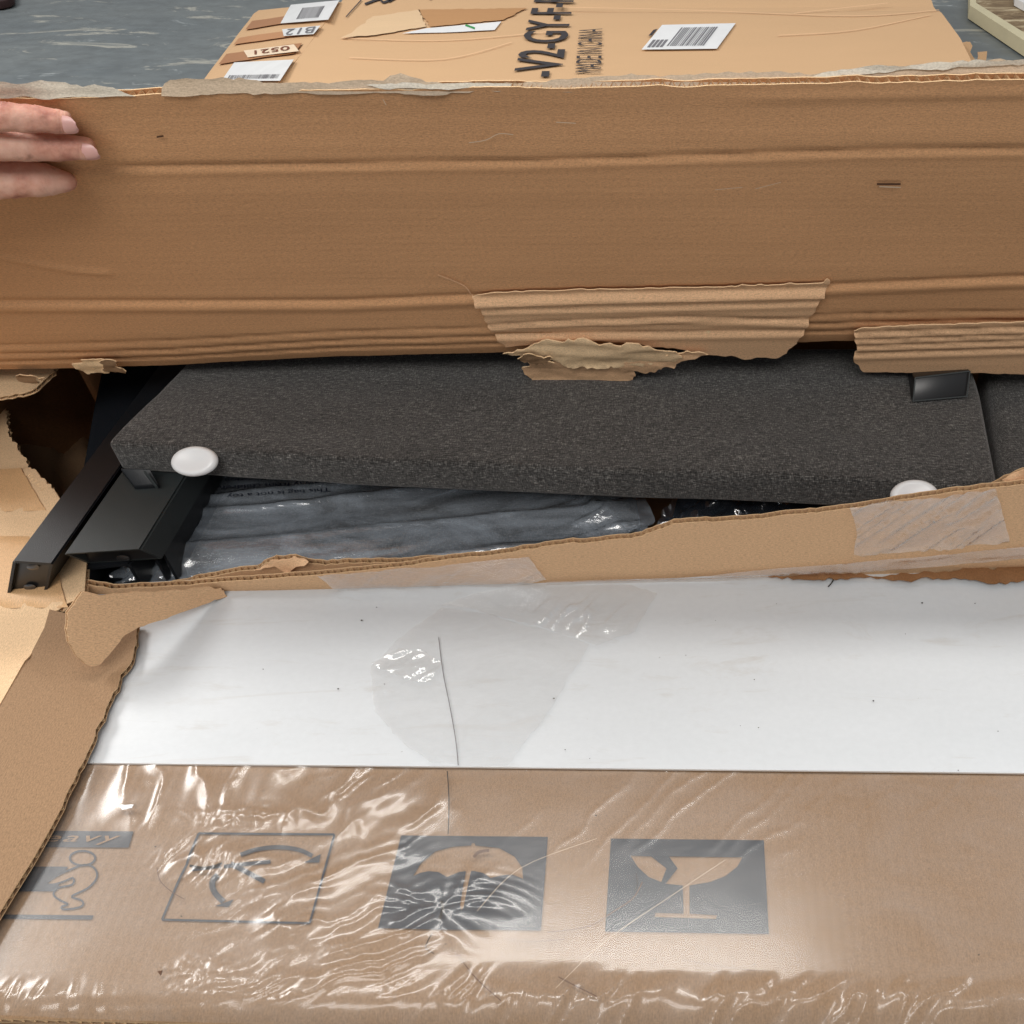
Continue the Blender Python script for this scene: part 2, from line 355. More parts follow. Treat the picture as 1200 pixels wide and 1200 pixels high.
def decal(name, polys, plane, mat, parent, w=.0004, disp=None):
    """flat print: polygons (pixels on that plane), joined as one print"""
    V = []; F = []; UV = []
    for poly in polys:
        uv = plane.uvs(poly); b = densify(uv, .006, 0, 1); vs, f = triangulate(b, .006)
        if np.dot(np.cross(plane.u, plane.v), plane.n) < 0: f = [tuple(reversed(q)) for q in f]
        k = len(V); d = np.full(len(vs), w)
        if disp is not None:
            x, y = project(plane.pts(vs)); d = d+disp(vs[:, 0], vs[:, 1], x, y)
        V += [*plane.pts(vs, d)]; UV += [*vs]; F += [tuple(i+k for i in q) for q in f]
    return mk(name, V, F, mat, parent, UV, smooth=True)
def marks(name, groups, plane, mat, parent, w, disp=None):
    for g in groups: decal(name, g, plane, mat, parent, w, disp)
def line_poly(pts, w0, w1=None, closed=False):
    """a stroke in pixels turned into a polygon"""
    w1 = w0 if w1 is None else w1; p = np.array(pts, float); n = len(p); t = np.gradient(p, axis=0); t /= np.linalg.norm(t, axis=1)[:, None]+1e-9
    nn = np.stack([-t[:, 1], t[:, 0]], 1); w = np.linspace(w0, w1, n)[:, None]/2
    return [tuple(q) for q in np.vstack([p+nn*w, (p-nn*w)[::-1]])]
def quads(pts, w):
    """stroke as separate quads (safe for bends)"""
    out = []
    for a, b in zip(pts[:-1], pts[1:]):
        a = np.array(a, float); b = np.array(b, float); d = b-a; L = np.linalg.norm(d)
        if L < 1e-6: continue
        d /= L; nn = np.array([-d[1], d[0]])*w/2; out.append([tuple(a+nn), tuple(b+nn), tuple(b-nn), tuple(a-nn)])
    return out
def spline(pts, m=6):
    p = np.array(pts, float); t = np.arange(len(p)); q = np.linspace(0, len(p)-1, (len(p)-1)*m+1); out = []
    for x in q:
        i = min(int(x), len(p)-2); f = x-i; p0 = p[max(i-1, 0)]; p1 = p[i]; p2 = p[i+1]; p3 = p[min(i+2, len(p)-1)]
        out.append(tuple(.5*((2*p1)+(-p0+p2)*f+(2*p0-5*p1+4*p2-p3)*f*f+(-p0+3*p1-3*p2+p3)*f**3)))
    return out
def text_on(name, s, O, Wv, Hv, nrm, mat, parent, bold=0.0, spacing=1.0, shear=0.0, eps=.0006):
    cu = bpy.data.curves.new(name, 'FONT'); cu.body = s; cu.offset = bold; cu.space_character = spacing; cu.shear = shear; cu.resolution_u = 3
    o = bpy.data.objects.new(name, cu); COL.objects.link(o); bpy.context.view_layer.update()
    me = bpy.data.meshes.new_from_object(o.evaluated_get(bpy.context.evaluated_depsgraph_get())); bpy.data.objects.remove(o)
    v = np.array([tuple(x.co) for x in me.vertices]); lo = v[:, :2].min(0); hi = v[:, :2].max(0); q = (v[:, :2]-lo)/(hi-lo)
    q = np.stack([q[:, 0], q[:, 1]], 1)
    P = np.array(O)+q[:, :1]*np.array(Wv)+q[:, 1:]*np.array(Hv)+np.array(nrm)*eps
    F = [tuple(p.vertices) for p in me.polygons]; bpy.data.meshes.remove(me)
    return mk(name, P, F, mat, parent, q*.1, smooth=False)
def prism(name, top, dz, mats, parent, bevel=.0, seg=3, taper=0):
    """solid with a top outline (world points) and depth vector dz"""
    top = [np.array(p, float) for p in top]; n = len(top); V = top+[p+np.array(dz) for p in top]
    F = [tuple(range(n)), tuple(reversed(range(n, 2*n)))]+[(i, i+n, (i+1) % n+n, (i+1) % n) for i in range(n)]
    o = mk(name, V, F, mats, parent, smooth=False)
    bm = bmesh.new(); bm.from_mesh(o.data); bmesh.ops.recalc_face_normals(bm, faces=bm.faces)
    if bevel: bmesh.ops.bevel(bm, geom=bm.edges[:], offset=bevel, segments=seg, affect='EDGES', profile=.5)
    for f in bm.faces: f.smooth = bevel > 0
    uvl = bm.loops.layers.uv.new('UVMap')
    for f in bm.faces:
        for l in f.loops: l[uvl].uv = (l.vert.co.x+l.vert.co.z*.3, l.vert.co.y+l.vert.co.z)
    bm.to_mesh(o.data); bm.free(); return o

# ------------------------------------------------------------------ the setting
fl = mk('floor', [(-14, -6, 0), (14, -6, 0), (14, 22, 0), (-14, 22, 0)], [(0, 1, 2, 3)], M['floor']); tag(fl, kind='structure')

# ------------------------------------------------------------------ far carton lying on the floor
ZF = .20
FT = Plane((0, 2.5, ZF), (1, 0, 0), (0, 1, 0))
far = empty('cardboard_carton', tuple(un(700, 60, 0)), 'intact tan carton lying on the floor behind the torn one, with large black lettering', 'carton')
top = [(327, 99), (335, 88), (400, 3), (440, -52), (1050, -62), (1072, -30), (1092, 2), (1106, 20), (1125, 46), (1138, 72), (1150, 104), (1160, 140), (300, 140)]
sheet('top_panel', top, FT, [M['far'], M['far']], far, thick=.005, res=.03, step=.03, disp=lambda u, v, x, y: .004*fbm(u*3, v*3, 3)-.012*np.exp(-((y-9-(x-800)*-.005)/4.)**2)*(x > 650))
tp = [FT.at(*p, w=-.006) for p in top]
prism('carton_body', tp, (0, 0, -(ZF-.01)), M['far'], far)
a, b, c, d = un(237, 96, .06), un(302, 14, .06), FT.at(400, 3), FT.at(327, 99)
EF = plane3(d, c, a)
endo = [(232, 104), (240, 93), (298, 17), (304, 13), (330, 10), (400, 3), (335, 88), (322, 104)]
sheet('end_panel', endo, EF, [M['far'], M['far']], far, thick=.004, res=.03, step=.02, disp=lambda u, v, x, y: .006*fbm(u*4, v*4, 9))
for y0, y1, m in ((21, 31, 'pantape'), (41, 49, 'pantape2'), (60, 72, 'pantape')):
    xa = lambda y: 240+(93-y)*.765; xb = lambda y: 327+(97-y)*.80
    sheet('packing_tape', [(xa(y0)+2, y0+6), (xb(y0)-1, y0-7), (xb(y1)-1, y1-7), (xa(y1)+2, y1+6)], EF, [M[m]], far, thick=.0004, w=.0075, res=.03, step=.02, disp=lambda u, v, x, y: .006*fbm(u*4, v*4, 9)-.003)
def barlabel(name, quad, plane, mat, bars, w, parent=far, kids=True, frac=(.2, .15, .75, .8), vert=True):
    o = sheet(name, quad, plane, [M[mat]], parent, thick=.0004, w=w, res=0, step=.05)
    q = np.array(quad, float); a, b, c, d = q
    bil = lambda s, t: tuple(a*(1-s)*(1-t)+b*s*(1-t)+c*s*t+d*(1-s)*t)
    if bars:
        r = random.Random(len(name)+int(quad[0][0])); P = []; s = frac[0]
        while s < frac[2]:
            ww = r.choice((.008, .014, .022)); P.append([bil(s, frac[1]), bil(s+ww, frac[1]), bil(s+ww, frac[3]), bil(s, frac[3])] if vert else [bil(frac[1], s), bil(frac[3], s), bil(frac[3], s+ww), bil(frac[1], s+ww)]); s += ww+r.choice((.010, .018))
        decal('barcode', P, plane, M['greyink'], o, w=w+.0008)
    return o, bil
o, bil = barlabel('address_label', [(343, 9), (400, 4), (387, 27), (331, 31)], EF, 'labelw', True, .009, frac=(.3, .25, .75, .85))
lab = sheet('number_label', [(333, 38), (378, 34), (370, 44), (335, 46)], EF, [M['labelw']], far, thick=.0004, w=.009, res=0, step=.05)
O = EF.at(373, 35.5); text_on('label_number', 'B12', O, EF.at(340, 38.5)-O, EF.at(369, 43)-O, EF.n, M['greyink'], lab, eps=.0104)
lab = sheet('number_label', [(288, 63), (347, 56), (353, 64), (293, 71)], EF, [M['labelc']], far, thick=.0004, w=.009, res=0, step=.05)
O = EF.at(342, 58); text_on('label_number', '0521', O, EF.at(301, 63.5)-O, EF.at(343, 63)-O, EF.n, M['redink'], lab, eps=.0104, bold=.01)
barlabel('address_label', [(277, 77), (347, 74), (331, 99), (262, 99)], EF, 'labelw', True, .009, frac=(.08, .7, .92, .9))
o, bil = barlabel('shipping_label', [(776, 32), (862, 30), (840, 60), (752, 61)], FT, 'labelw', True, .006, frac=(.30, .14, .80, .88), vert=True)
P = [[bil(.05+i*.055, .62), bil(.09+i*.055, .62), bil(.09+i*.055, .92), bil(.05+i*.055, .92)] for i in range(4)]
decal('label_print', P, FT, M['greyink'], o, w=.0068)
decal('label_border', [[(766, 38), (771, 37), (764, 45), (760, 45)]], FT, M['inkdark'], o, w=.0066)
lab = sheet('torn_label', [(472, 42), (500, 36), (588, 28), (580, 38), (520, 41)], FT, [M['labelw']], far, thick=.0004, w=.006, res=0, step=.05, jag=.002)
decal('label_mark', quads([(546, 32.5), (557, 36.5)], 2.2), FT, M['greenink'], lab, w=.0068)
sheet('brown_tape_patch', [(490, 14), (618, 12), (590, 26), (505, 34)], FT, [kraft('rough_patch', srgb(188, 142, 98), .12, .2)], far, thick=.0003, w=.0058, res=.03, step=.01, jag=.004)
sheet('clear_tape_patch', [(414, 40), (437, 22), (492, 14), (500, 34), (440, 44), (400, 47)], FT, [M['farlight']], far, thick=.0002, w=.0058, res=.03, step=.01, jag=.004)
O = FT.at(658, 93); En = FT.at(676, -14); text_on('printed_lettering', '-V2-GY-F-RR', O, En-O, FT.at(600, 88)-FT.at(657, 88), FT.n, M['inkdark'], far, bold=.012, eps=.0062)
O = FT.at(705, 88); En = FT.at(706.5, 36.5); text_on('printed_lettering', 'MADE IN CHINA', O, En-O, FT.at(674, 87)-FT.at(705, 87), FT.n, M['inkdark'], far, bold=.0, eps=.0062)
marks('ink_scribble', [quads(spline([(428, 7), (445, 1), (450, 5), (468, -3), (456, 4)], 4), 2.5), quads([(406, 22), (424, 2)], 1.2), quads([(504, -4), (505, 2)], 2)], FT, M['inkdark'], far, w=.005)
for q in ([(1128, 50), (1137, 49), (1143, 70), (1140, 78), (1134, 72)], [(1146, 61), (1157, 60), (1155, 75), (1148, 77)]):
    PF = Plane(un(1140, 74, .16), (1, 0, 0), (0, .35, 1)); sheet('torn_corner_scrap', q, PF, [M['far'], M['torn']], far, thick=.004, res=.03, step=.012, jag=.006)
# creases and scars of the far carton's top
P = []
for q in ([(660, 11), (800, 14), (1000, 21), (1100, 14)], [(912, 44), (1000, 38), (1090, 20)], [(400, 47), (520, 50), (640, 40)], [(410, 70), (520, 72), (600, 52)], [(930, 18), (1040, 6)]):
    P.append(quads(spline(q, 5), .45))
marks('crease_mark', P, FT, M['torn'], far, w=.0056)

# board leaning at the top right
bd = empty('stained_board', tuple(un(1180, 30, 0)), 'stained brown board with pale edge on the blue-grey floor, top right corner', 'board')
BT = Plane((0, 2.6, .035), (1, 0, 0), (0, 1, 0))
bo = [(1142, -60), (1141, 9), (1152, 16), (1215, 58), (1300, 110), (1400, 60), (1400, -60)]
prism('board_face', [BT.at(*p) for p in bo], (0, 0, -.03), M['wood'], bd)
ed = [(1137, -60), (1136, 10), (1215, 62), (1300, 116), (1300, 108), (1215, 52), (1143, 7), (1144, -60)]
prism('board_rim', [BT.at(*p, w=.010) for p in ed], (0, 0, -.04), M['woodedge'], bd)
# white box beyond it
prism_o = prism('cardboard_sheet', [un(*p, .06) for p in [(1190, -2), (1230, 20), (1300, 10), (1260, -60), (1186, -60)]], (0, 0, -.022), M['labelw'], None)
tag(prism_o, 'white sheet lying on the stained board at the very top right corner', 'sheet')
dk = prism('dark_crate', [un(*p, .03) for p in [(-90, 2), (-2, 1.5), (9, -1), (14, -4), (12, -30), (-90, -30)]], (0, 0, -.026), plain('dark_red_paint', srgb(52, 34, 34), .6, .3), None, .004)
tag(dk, 'dark crate just showing on the floor at the top left corner', 'crate')

# ------------------------------------------------------------------ the torn carton
TOP = Plane((0, .3, ZT), (1, 0, 0), (0, 1, 0))
box = empty('torn_carton', (-.1, .45, 0), 'large torn brown carton, its upper flap held up and front wrapped in stretch film', 'carton')
def pdisp(u, v, x, y):
    d = -.0009*fbm(u*6, v*6, 2)
    d = d - .0025*np.exp(-(((x-520)/26.)**2+((y-1070)/16.)**2)) - .0018*np.exp(-(((x-235)/30.)**2+((y-1015)/10.)**2))
    return d-.010*sst(1165, 1215, y)**1.5
panel = sheet('printed_panel', [(-150, 862), (1488, 894), (1621, 1214), (900, 1206), (280, 1196), (-250, 1186)], TOP, [M['panel'], M['medium']], box, thick=.0006, board=.005, res=.007, step=.006, disp=pdisp, w=0)
white = sheet('white_panel', [(-100, 896), (93, 895.5), (600, 901), (1200, 908), (1484, 911), (1346, 640), (700, 655), (60, 690), (-100, 720)], TOP, [M['white'], M['labelw']], box, thick=.0014, w=.0018, res=.01, step=.008, disp=lambda u, v, x, y: -.0012*fbm(u*5, v*5, 12)+.0006*np.exp(-((y-905)/30.)**2))
# carton walls
A0 = un(-150, 1190, ZT); A1 = un(1420, 1206, ZT)
xl, xr = -.70, .335; yf = float(un(600, 1202, ZT)[1])+.004; yb = .80
def box3(name, a, b, mat, par, bev=0): a = np.array(a); b = np.array(b); return prism(name, [(a[0], a[1], b[2]), (b[0], a[1], b[2]), (b[0], b[1], b[2]), (a[0], b[1], b[2])], (0, 0, a[2]-b[2]), mat, par, bev)
box3('front_wall', (xl, yf, .003), (xr, yf+.005, ZT-.012), M['panel'], box)
box3('inner_wall', (xl, .435, .012), (xr, .440, ZT-.006), M['inner'], box)
box3('back_wall', (xl, yb, .003), (xr, yb+.005, .535), M['inner'], box)
box3('right_wall', (xr, yf, .003), (xr+.005, yb+.005, ZT-.012), M['side'], box)
box3('left_wall', (xl-.005, yf, .003), (xl, yb+.005, ZT-.04), M['side'], box)
box3('light_block_panel', (-.63, .57, .01), (-.625, yb-.01, .60), M['inner'], box)  # added out of view to keep back-left light out of the cavity
box3('bottom_panel', (xl, yf, .003), (xr, yb, .008), M['inner'], box)
box3('packing_layer', (xl+.01, .45, .20), (xr-.01, yb-.01, .30), M['inner'], box)

# left light region: folded out side panel, rising to the fold with the brown side flap
ZR = .462
LP = plane3(un(60, 715, ZR), un(0, 830, ZR), un(0, 560, .440))
def ldisp(u, v, x, y):
    d = .0012*fbm(u*7, v*7, 5)
    for yy, sg in ((549, 1), (601, -1), (628, 1), (712, -1), (768, 1)):
        t = (y-yy-(x-30)*.02)
        d = d + sg*.0010*np.tanh(t/4.)-.0014*np.exp(-(t/2.2)**2)
    return d+.006*np.exp(-((x-60)**2+(y-560)**2)/900.)
lo = [(-220, 480), (-30, 470), (-8, 466), (2, 474), (9, 498), (20, 522), (34, 545), (52, 563), (70, 582), (104, 640), (100, 700), (60, 716), (52, 735), (34, 770), (0, 830), (-90, 985), (-300, 985)]
jm = [0, 0, 1, 1, 1, 1, 1, 1, 0, 0, 0, 0, 0, 0, 0, 0, 0]
left = sheet('folded_side_panel', lo, LP, [M['light'], M['medium']], box, board=.004, res=.007, step=.004, disp=ldisp, jag=.003, jagmask=jm, seed=4)
0 and sheet('torn_paper_edge', [(-6, 470), (6, 473), (14, 500), (28, 524), (46, 549), (70, 572), (75, 586), (60, 590), (38, 566), (20, 545), (2, 512), (-8, 490)], LP, [M['torn']], box, w=.004, res=.003, step=.002, jag=.0018, seed=8, disp=lambda u, v, x, y: .0016*fbm(u*140, v*140, 3)+ldisp(u, v, x, y))
lo2 = [(-200, 425), (70, 425), (64, 437), (56, 443), (47, 451), (38, 458), (18, 462), (0, 466), (-200, 468)]
LP2 = Plane(un(30, 450, .50), (1, 0, 0), (0, .9, .25))
sheet('back_corner_panel', lo2, LP2, [M['light'], M['medium']], box, board=.004, res=.006, step=.004, jag=.003, seed=6, disp=lambda u, v, x, y: .002*fbm(u*30, v*30, 3))
for ya, yb_ in ((551, 600), (628, 712)):
    sheet('packing_tape', [(-120, ya), (28 if ya < 600 else 60, ya+1), (56 if ya < 600 else 80, yb_), (-120, yb_-1)], LP, [M['tapeband']], box, thick=.0002, w=.0008, res=.007, step=.006, disp=ldisp, jag=.0004)
# inside of the torn hole
IL = plane3(un(0, 480, .41), un(66, 572, .41), un(118, 455, .33))
sheet('inner_side_panel', [(-20, 452), (50, 430), (100, 425), (112, 470), (110, 560), (95, 620), (66, 588), (30, 545), (5, 505)], IL, [M['side']], box, w=-.012, res=.006, step=.006, disp=lambda u, v, x, y: .006*np.sin((x-y*.1)/7.)*sst(60, 90, x)-.012*sst(20, 90, x))

# brown side flap on the left
C1, C2, C3 = un(60, 715, ZR), un(0, 830, ZR), un(60, 972, ZT+.008)
CP = plane3(C1, C2, C3)
def cdisp(u, v, x, y):
    t = (y-770-(x-33)*.652)/1.17
    return .0008*fbm(u*8, v*8, 15)-.0012*np.exp(-(t/1.6)**2)*(x < 200)+.0005*np.tanh(t/5.)
co = [(58, 714), (90, 722), (162, 728), (160, 752), (155, 772), (141, 790), (138, 806), (128, 822), (122, 842), (112, 862), (100, 890), (92, 903), (74, 945), (58, 975), (38, 1010), (14, 1048), (-30, 1120), (-120, 1260), (-330, 1200), (-90, 985), (0, 830), (34, 770), (52, 735)]
jm = [0, 0, 1, 1, 1, 1, 1, 1, 1, 1, 1, 1, 0, 0, 0, 0, 0, 0, 0, 0, 0, 0, 0]
sideflap = sheet('side_flap', co, CP, [M['side'], M['medium']], box, board=.004, res=.006, step=.004, jag=.0011, jagmask=jm, seed=14, disp=cdisp)

# front flap: the torn upright strip
SB = [un(195, 697, ZT+.001), un(1200, 670, ZT+.001)]
SP = Plane(SB[0], SB[1]-SB[0], (0, -.08, 1))
top_e = [(80, 688), (95, 686), (112, 688), (130, 691), (175, 689), (240, 684), (320, 678), (430, 668), (520, 656), (600, 647), (650, 638), (700, 634), (752, 627), (776, 618), (790, 612), (850, 609), (900, 605), (1000, 594), (1100, 579), (1168, 571), (1240, 562), (1335, 548)]
bot_e = [(1335, 666), (1200, 671), (1000, 677), (800, 684), (640, 690), (400, 694), (230, 698), (195, 704), (165, 722), (140, 712), (112, 708), (96, 700)]
def sdisp(u, v, x, y):
    yb_ = 697-(x-195)*.028
    d = .0016*fbm(u*7, v*10, 21)+.006*(fbm(u*2.2, 1., 23)-.5)
    t = y-(681-(x-640)*.027)
    return d-.0016*np.exp(-(t/2.2)**2)*sst(560, 700, x)-.003*sst(6, -6, yb_-y)
strip = sheet('front_flap', top_e+bot_e, SP, [M['tan'], M['medium']], box, board=.0046, res=.005, step=.004, jag=.0012, jagmask=[1]*len(top_e)+[0]*len(bot_e), seed=31, disp=sdisp, pitch=.0046)
SP2 = Plane(SP.o-SP.n*.011, SP.u, SP.v)
sheet('inner_front_flap', [(150, 700), (200, 686), (250, 676), (300, 668), (322, 656), (345, 655), (368, 661), (420, 660), (500, 656), (560, 655), (560, 700)], SP2, [M['tan'], M['medium']], box, board=.0046, res=.006, step=.004, jag=.0015, seed=33, pitch=.0046)
sheet('torn_paper_scrap', [(298, 667), (318, 654), (345, 651), (362, 657), (346, 663), (338, 672), (322, 662)], SP2.shift(.0025), [M['torn']], box, res=.003, step=.002, jag=.0015, seed=34, disp=lambda u, v, x, y: .003*vn(u*200, v*200, 4))
sheet('inner_front_flap', [(1120, 596), (1150, 578), (1172, 567), (1200, 554), (1260, 545), (1300, 620), (1130, 620)], SP2, [M['light'], M['medium']], box, board=.0046, res=.006, step=.004, jag=.003, seed=35, pitch=.0046)
sheet('torn_paper_scrap', [(1173, 560), (1188, 553), (1215, 548), (1215, 566), (1196, 565), (1182, 566)], SP2.shift(.002), [M['torn']], box, res=.003, step=.003, jag=.002, seed=36, disp=lambda u, v, x, y: .004*vn(u*150, v*150, 4))
# the curled torn tongue at its left end
TG = plane3(un(80, 720, ZT+.050), un(230, 702, ZT+.012), un(108, 780, ZT+.018))
def tdisp(u, v, x, y): return .010*np.exp(-((x-84)/16.)**2)*0+.0012*fbm(u*30, v*30, 5)
sheet('torn_tongue', [(96, 694), (118, 698), (240, 688), (262, 692), (266, 699), (200, 722), (162, 735), (146, 744), (140, 752), (127, 768), (118, 778), (107, 781), (96, 773), (84, 757), (78, 738), (79, 718)], TG, [M['tan'], M['medium']], box, board=.004, res=.004, step=.003, jag=.0010, seed=41, disp=tdisp, pitch=.0045)
# dark torn bits under the strip's right end
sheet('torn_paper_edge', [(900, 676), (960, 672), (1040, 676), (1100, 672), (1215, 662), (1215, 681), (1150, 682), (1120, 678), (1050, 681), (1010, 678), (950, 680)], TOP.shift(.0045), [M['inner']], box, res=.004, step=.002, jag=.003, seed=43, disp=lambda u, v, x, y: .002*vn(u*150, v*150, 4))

# ------------------------------------------------------------------ upper flap, held up
FB, FTOP = np.array([0, .60, .531]), np.array([0, .50, .768])
FP = Plane(FB, (1, 0, 0), FTOP-FB)
def fy(x, pts): return np.interp(x, [p[0] for p in pts], [p[1] for p in pts])
TE = [(-200, 118), (0, 114), (150, 112), (200, 109), (400, 106), (700, 102), (950, 97), (1200, 91), (1450, 84)]
C_1 = [(-200, 195), (130, 192), (400, 190), (600, 187), (800, 180), (1000, 173), (1200, 169)]
C_2 = [(-200, 354), (0, 355), (400, 356), (553, 350), (700, 344), (968, 338), (1200, 328)]
BE = [(-200, 438), (60, 437), (200, 434), (400, 425), (560, 422), (770, 416), (880, 411), (1010, 407), (1200, 404), (1450, 398)]
def fdisp(u, v, x, y):
    d = .0016*fbm(u*5, v*8, 51)+.010*(fbm(u*1.3, v*2., 52)-.5)+.0009*fbm(u*2.5, v*70, 53, 2)
    t = y-fy(x, C_1); d += -.0022*np.exp(-(t/2.6)**2)+.0007*np.exp(-((t-7)/4.)**2)+.002*sst(-60, 0, t)*sst(120, 0, t)
    t = y-fy(x, C_2); d += -.0020*np.exp(-((t+1)/2.8)**2)+.0014*sst(0, 2.5, t)*sst(14, 7, t)
    t = y-300-20*np.sin(x/90.); d += .0012*np.exp(-(t/3.)**2)*(x < 130)
    for off, a in ((-33, .0010), (-22, .0016), (-12, .0016)):
        t = y-(fy(x, BE)+off-(x-200)*.004); d += -a*1.5*np.exp(-(t/1.3)**2)
    t = y-(fy(x, TE)+16); d += .0012*np.exp(-(t/5.)**2)*sst(800, 950, x)
    d += -.004*sst(0, -34, y-fy(x, BE)-0)*0
    r = np.clip((y-(fy(x, BE)-30))/34., 0, 1.2); d += -.005*r**2
    return d
fo = TE+list(reversed(BE))
flap = sheet('raised_flap', fo, FP, [M['flap'], M['medium']], box, board=.005, res=.0026, step=.004, jag=.0008, seed=61, disp=fdisp, pitch=.005)
# hem folded back to the rear wall
hm = [np.array(FP.at(x, fy(x, BE)-3, -.009)) for x in np.linspace(-200, 1450, 12)]
V = [*hm, *[np.array([p[0], yb, .540]) for p in hm]]; mk('flap_hinge', V, [(i, i+1, i+13, i+12) for i in range(11)], M['inner'], box, UV=[(p[0], p[1]) for p in V])
# fold band along the torn part : lighter torn layer with folded ribs
def ribs(lines, amp=.0012, wdt=1.8):
    def f(u, v, x, y):
        d = fdisp(u, v, x, np.minimum(y, fy(x, BE)-34))
        for ln in lines:
            t = y-fy(x, ln); d = d+amp*np.tanh(t/wdt*1.)*0 - amp*1.3*np.exp(-(t/wdt)**2)+amp*.8*np.exp(-((t-5)/3.5)**2)
        return d
    return f
L1 = [[(550, 353), (700, 347), (968, 341)], [(550, 362), (700, 359), (968, 352)], [(550, 384), (640, 378), (800, 372), (968, 377)], [(600, 394), (720, 392), (968, 388)]]
patch = sheet('torn_layer', [(553, 350), (575, 343), (650, 341), (800, 336), (962, 331), (969, 326), (972, 332), (966, 345), (956, 360), (948, 374), (942, 392), (934, 403), (922, 415), (905, 421), (880, 422), (850, 419), (800, 411), (700, 400), (640, 404), (592, 409), (583, 402), (571, 380), (560, 360)], FP, [M['torn'], M['tornl']], box, thick=.0008, res=.0028, step=.0022, jag=.0018, seed=63, w=.0022, disp=ribs(L1, .0016))
L2 = [[(990, y0), (1200, y0-8), (1450, y0-16)] for y0 in (389, 396, 403, 412)]
sheet('torn_layer', [(1001, 386), (1012, 382), (1100, 378), (1200, 374), (1450, 368), (1450, 428), (1200, 435), (1100, 434), (1012, 434), (1003, 424), (1000, 416), (1004, 405)], FP, [M['torn'], M['tornl']], box, thick=.0008, res=.0028, step=.0022, jag=.0014, seed=64, w=.004, disp=ribs(L2, .0018, 1.5))
def flake(name, ol, w, seed, mat='torn', amp=.006, fr=60, thick=.0009):
    return sheet(name, ol, FP, [M[mat], M['tornl']], box, thick=thick, res=.0025, step=.0018, jag=.0042, seed=seed, w=w, disp=lambda u, v, x, y: fdisp(u, v, np.clip(x, 0, 1200), np.minimum(y, 385))+amp*.5*(fbm(u*fr*.6, v*fr*1.5, seed)-.5)+.0012*ridge(u*25, v*260, seed)+.0010*(fbm(u*400, v*700, seed)-.5))
flake('torn_flake', [(590, 409), (620, 403), (650, 396), (690, 394), (740, 396), (775, 405), (800, 414), (782, 418), (750, 424), (700, 426), (660, 424), (640, 416), (612, 413)], .007, 71, 'tornl')
flake('torn_flake', [(616, 420), (640, 417), (668, 423), (720, 426), (748, 424), (744, 434), (737, 446), (722, 449), (690, 451), (665, 450), (640, 447), (620, 447), (614, 436)], .005, 72, 'torn')
flake('torn_flake', [(720, 424), (748, 418), (795, 409), (830, 412), (798, 419), (775, 428), (750, 432), (735, 431)], .006, 73, 'torn')
flake('torn_flake', [(612, 409), (625, 405), (648, 411), (650, 417), (630, 419), (616, 416)], .011, 74, 'side', .010, 120)
flake('torn_flake', [(92, 421), (96, 417), (110, 416), (132, 418), (137, 424), (124, 433), (104, 434), (96, 430)], .004, 75, 'tornl', .004, 100)
flake('torn_flake', [(118, 417), (134, 415), (138, 420), (150, 428), (134, 430), (122, 426)], .006, 76, 'side', .006, 140)
flake('torn_flake', [(20, 437), (40, 435), (54, 438), (48, 443), (28, 442)], .004, 77, 'side', .006, 140)
# split in the outer paper where the tear begins
decal('split_line', quads(spline([(513, 322), (535, 331), (547, 338), (554, 351)], 4), 1.3), FP, M['torn'], box, w=.0012, disp=fdisp)
# torn tape and paper along the top edge
TOPE = Plane(FP.at(600, 104, -.004), (1, 0, 0), (0, .55, .84))
def tape_top(name, ol, mat, seed, w=0.):
    return sheet(name, ol, TOPE, [M[mat]], box, thick=.0004, res=.0035, step=.003, jag=.0013, seed=seed, w=w, disp=lambda u, v, x, y: .0010*fbm(u*40, v*70, seed)+.0008*ridge(u*12, v*260, seed))
M['greytape'] = kraft('dusty_tape', srgb(194, 172, 146), .22, .4, rough=.4, flute=.1)
M['whitetape'] = kraft('milky_tape', srgb(216, 206, 188), .2, .5, rough=.25, flute=.3)
tape_top('torn_tape', [(-200, 98), (0, 96), (78, 97), (105, 101), (140, 106), (160, 113), (-200, 120)], 'whitetape', 81)
tape_top('torn_tape', [(190, 104), (200, 94), (240, 93), (330, 98), (400, 96), (450, 95), (458, 89), (476, 88), (500, 97), (560, 97), (620, 96), (700, 90), (800, 88), (900, 85), (950, 88), (1000, 84), (1100, 76), (1145, 72), (1260, 70), (1450, 66), (1450, 92), (1200, 96), (700, 108), (400, 111), (190, 113)], 'greytape', 82)
tape_top('torn_tape', [(950, 92), (1000, 82), (1100, 74), (1200, 71), (1260, 70), (1260, 78), (1150, 80), (1050, 84), (980, 91)], 'whitetape', 83, .0015)
tape_top('torn_tape', [(430, 101), (480, 98), (540, 99), (600, 100), (600, 104), (480, 104)], 'whitetape', 84, .0015)
# small marks on the flap
P = [quads([(1027, 211), (1055, 211)], 2.6), quads([(185, 156), (193, 155)], 2)]
marks('dent_mark', P, FP, M['scratch'], box, w=.0015, disp=fdisp)
P = [quads(spline([(550, 163), (570, 160), (585, 153), (602, 154)], 3), .8), quads([(449, 114), (453, 121)], .7), quads([(652, 140), (675, 141)], .8), quads([(838, 218), (870, 215)], .6), quads([(885, 217), (915, 209)], .6), quads([(1030, 214), (1055, 215)], 1.3)]
marks('pale_scratch', P, FP, M['scratchl'], box, w=.0015, disp=fdisp)

# ------------------------------------------------------------------ printed symbols
def sym(name, polys): return decal(name, polys, TOP, M['ink'], box, w=.0007, disp=pdisp)
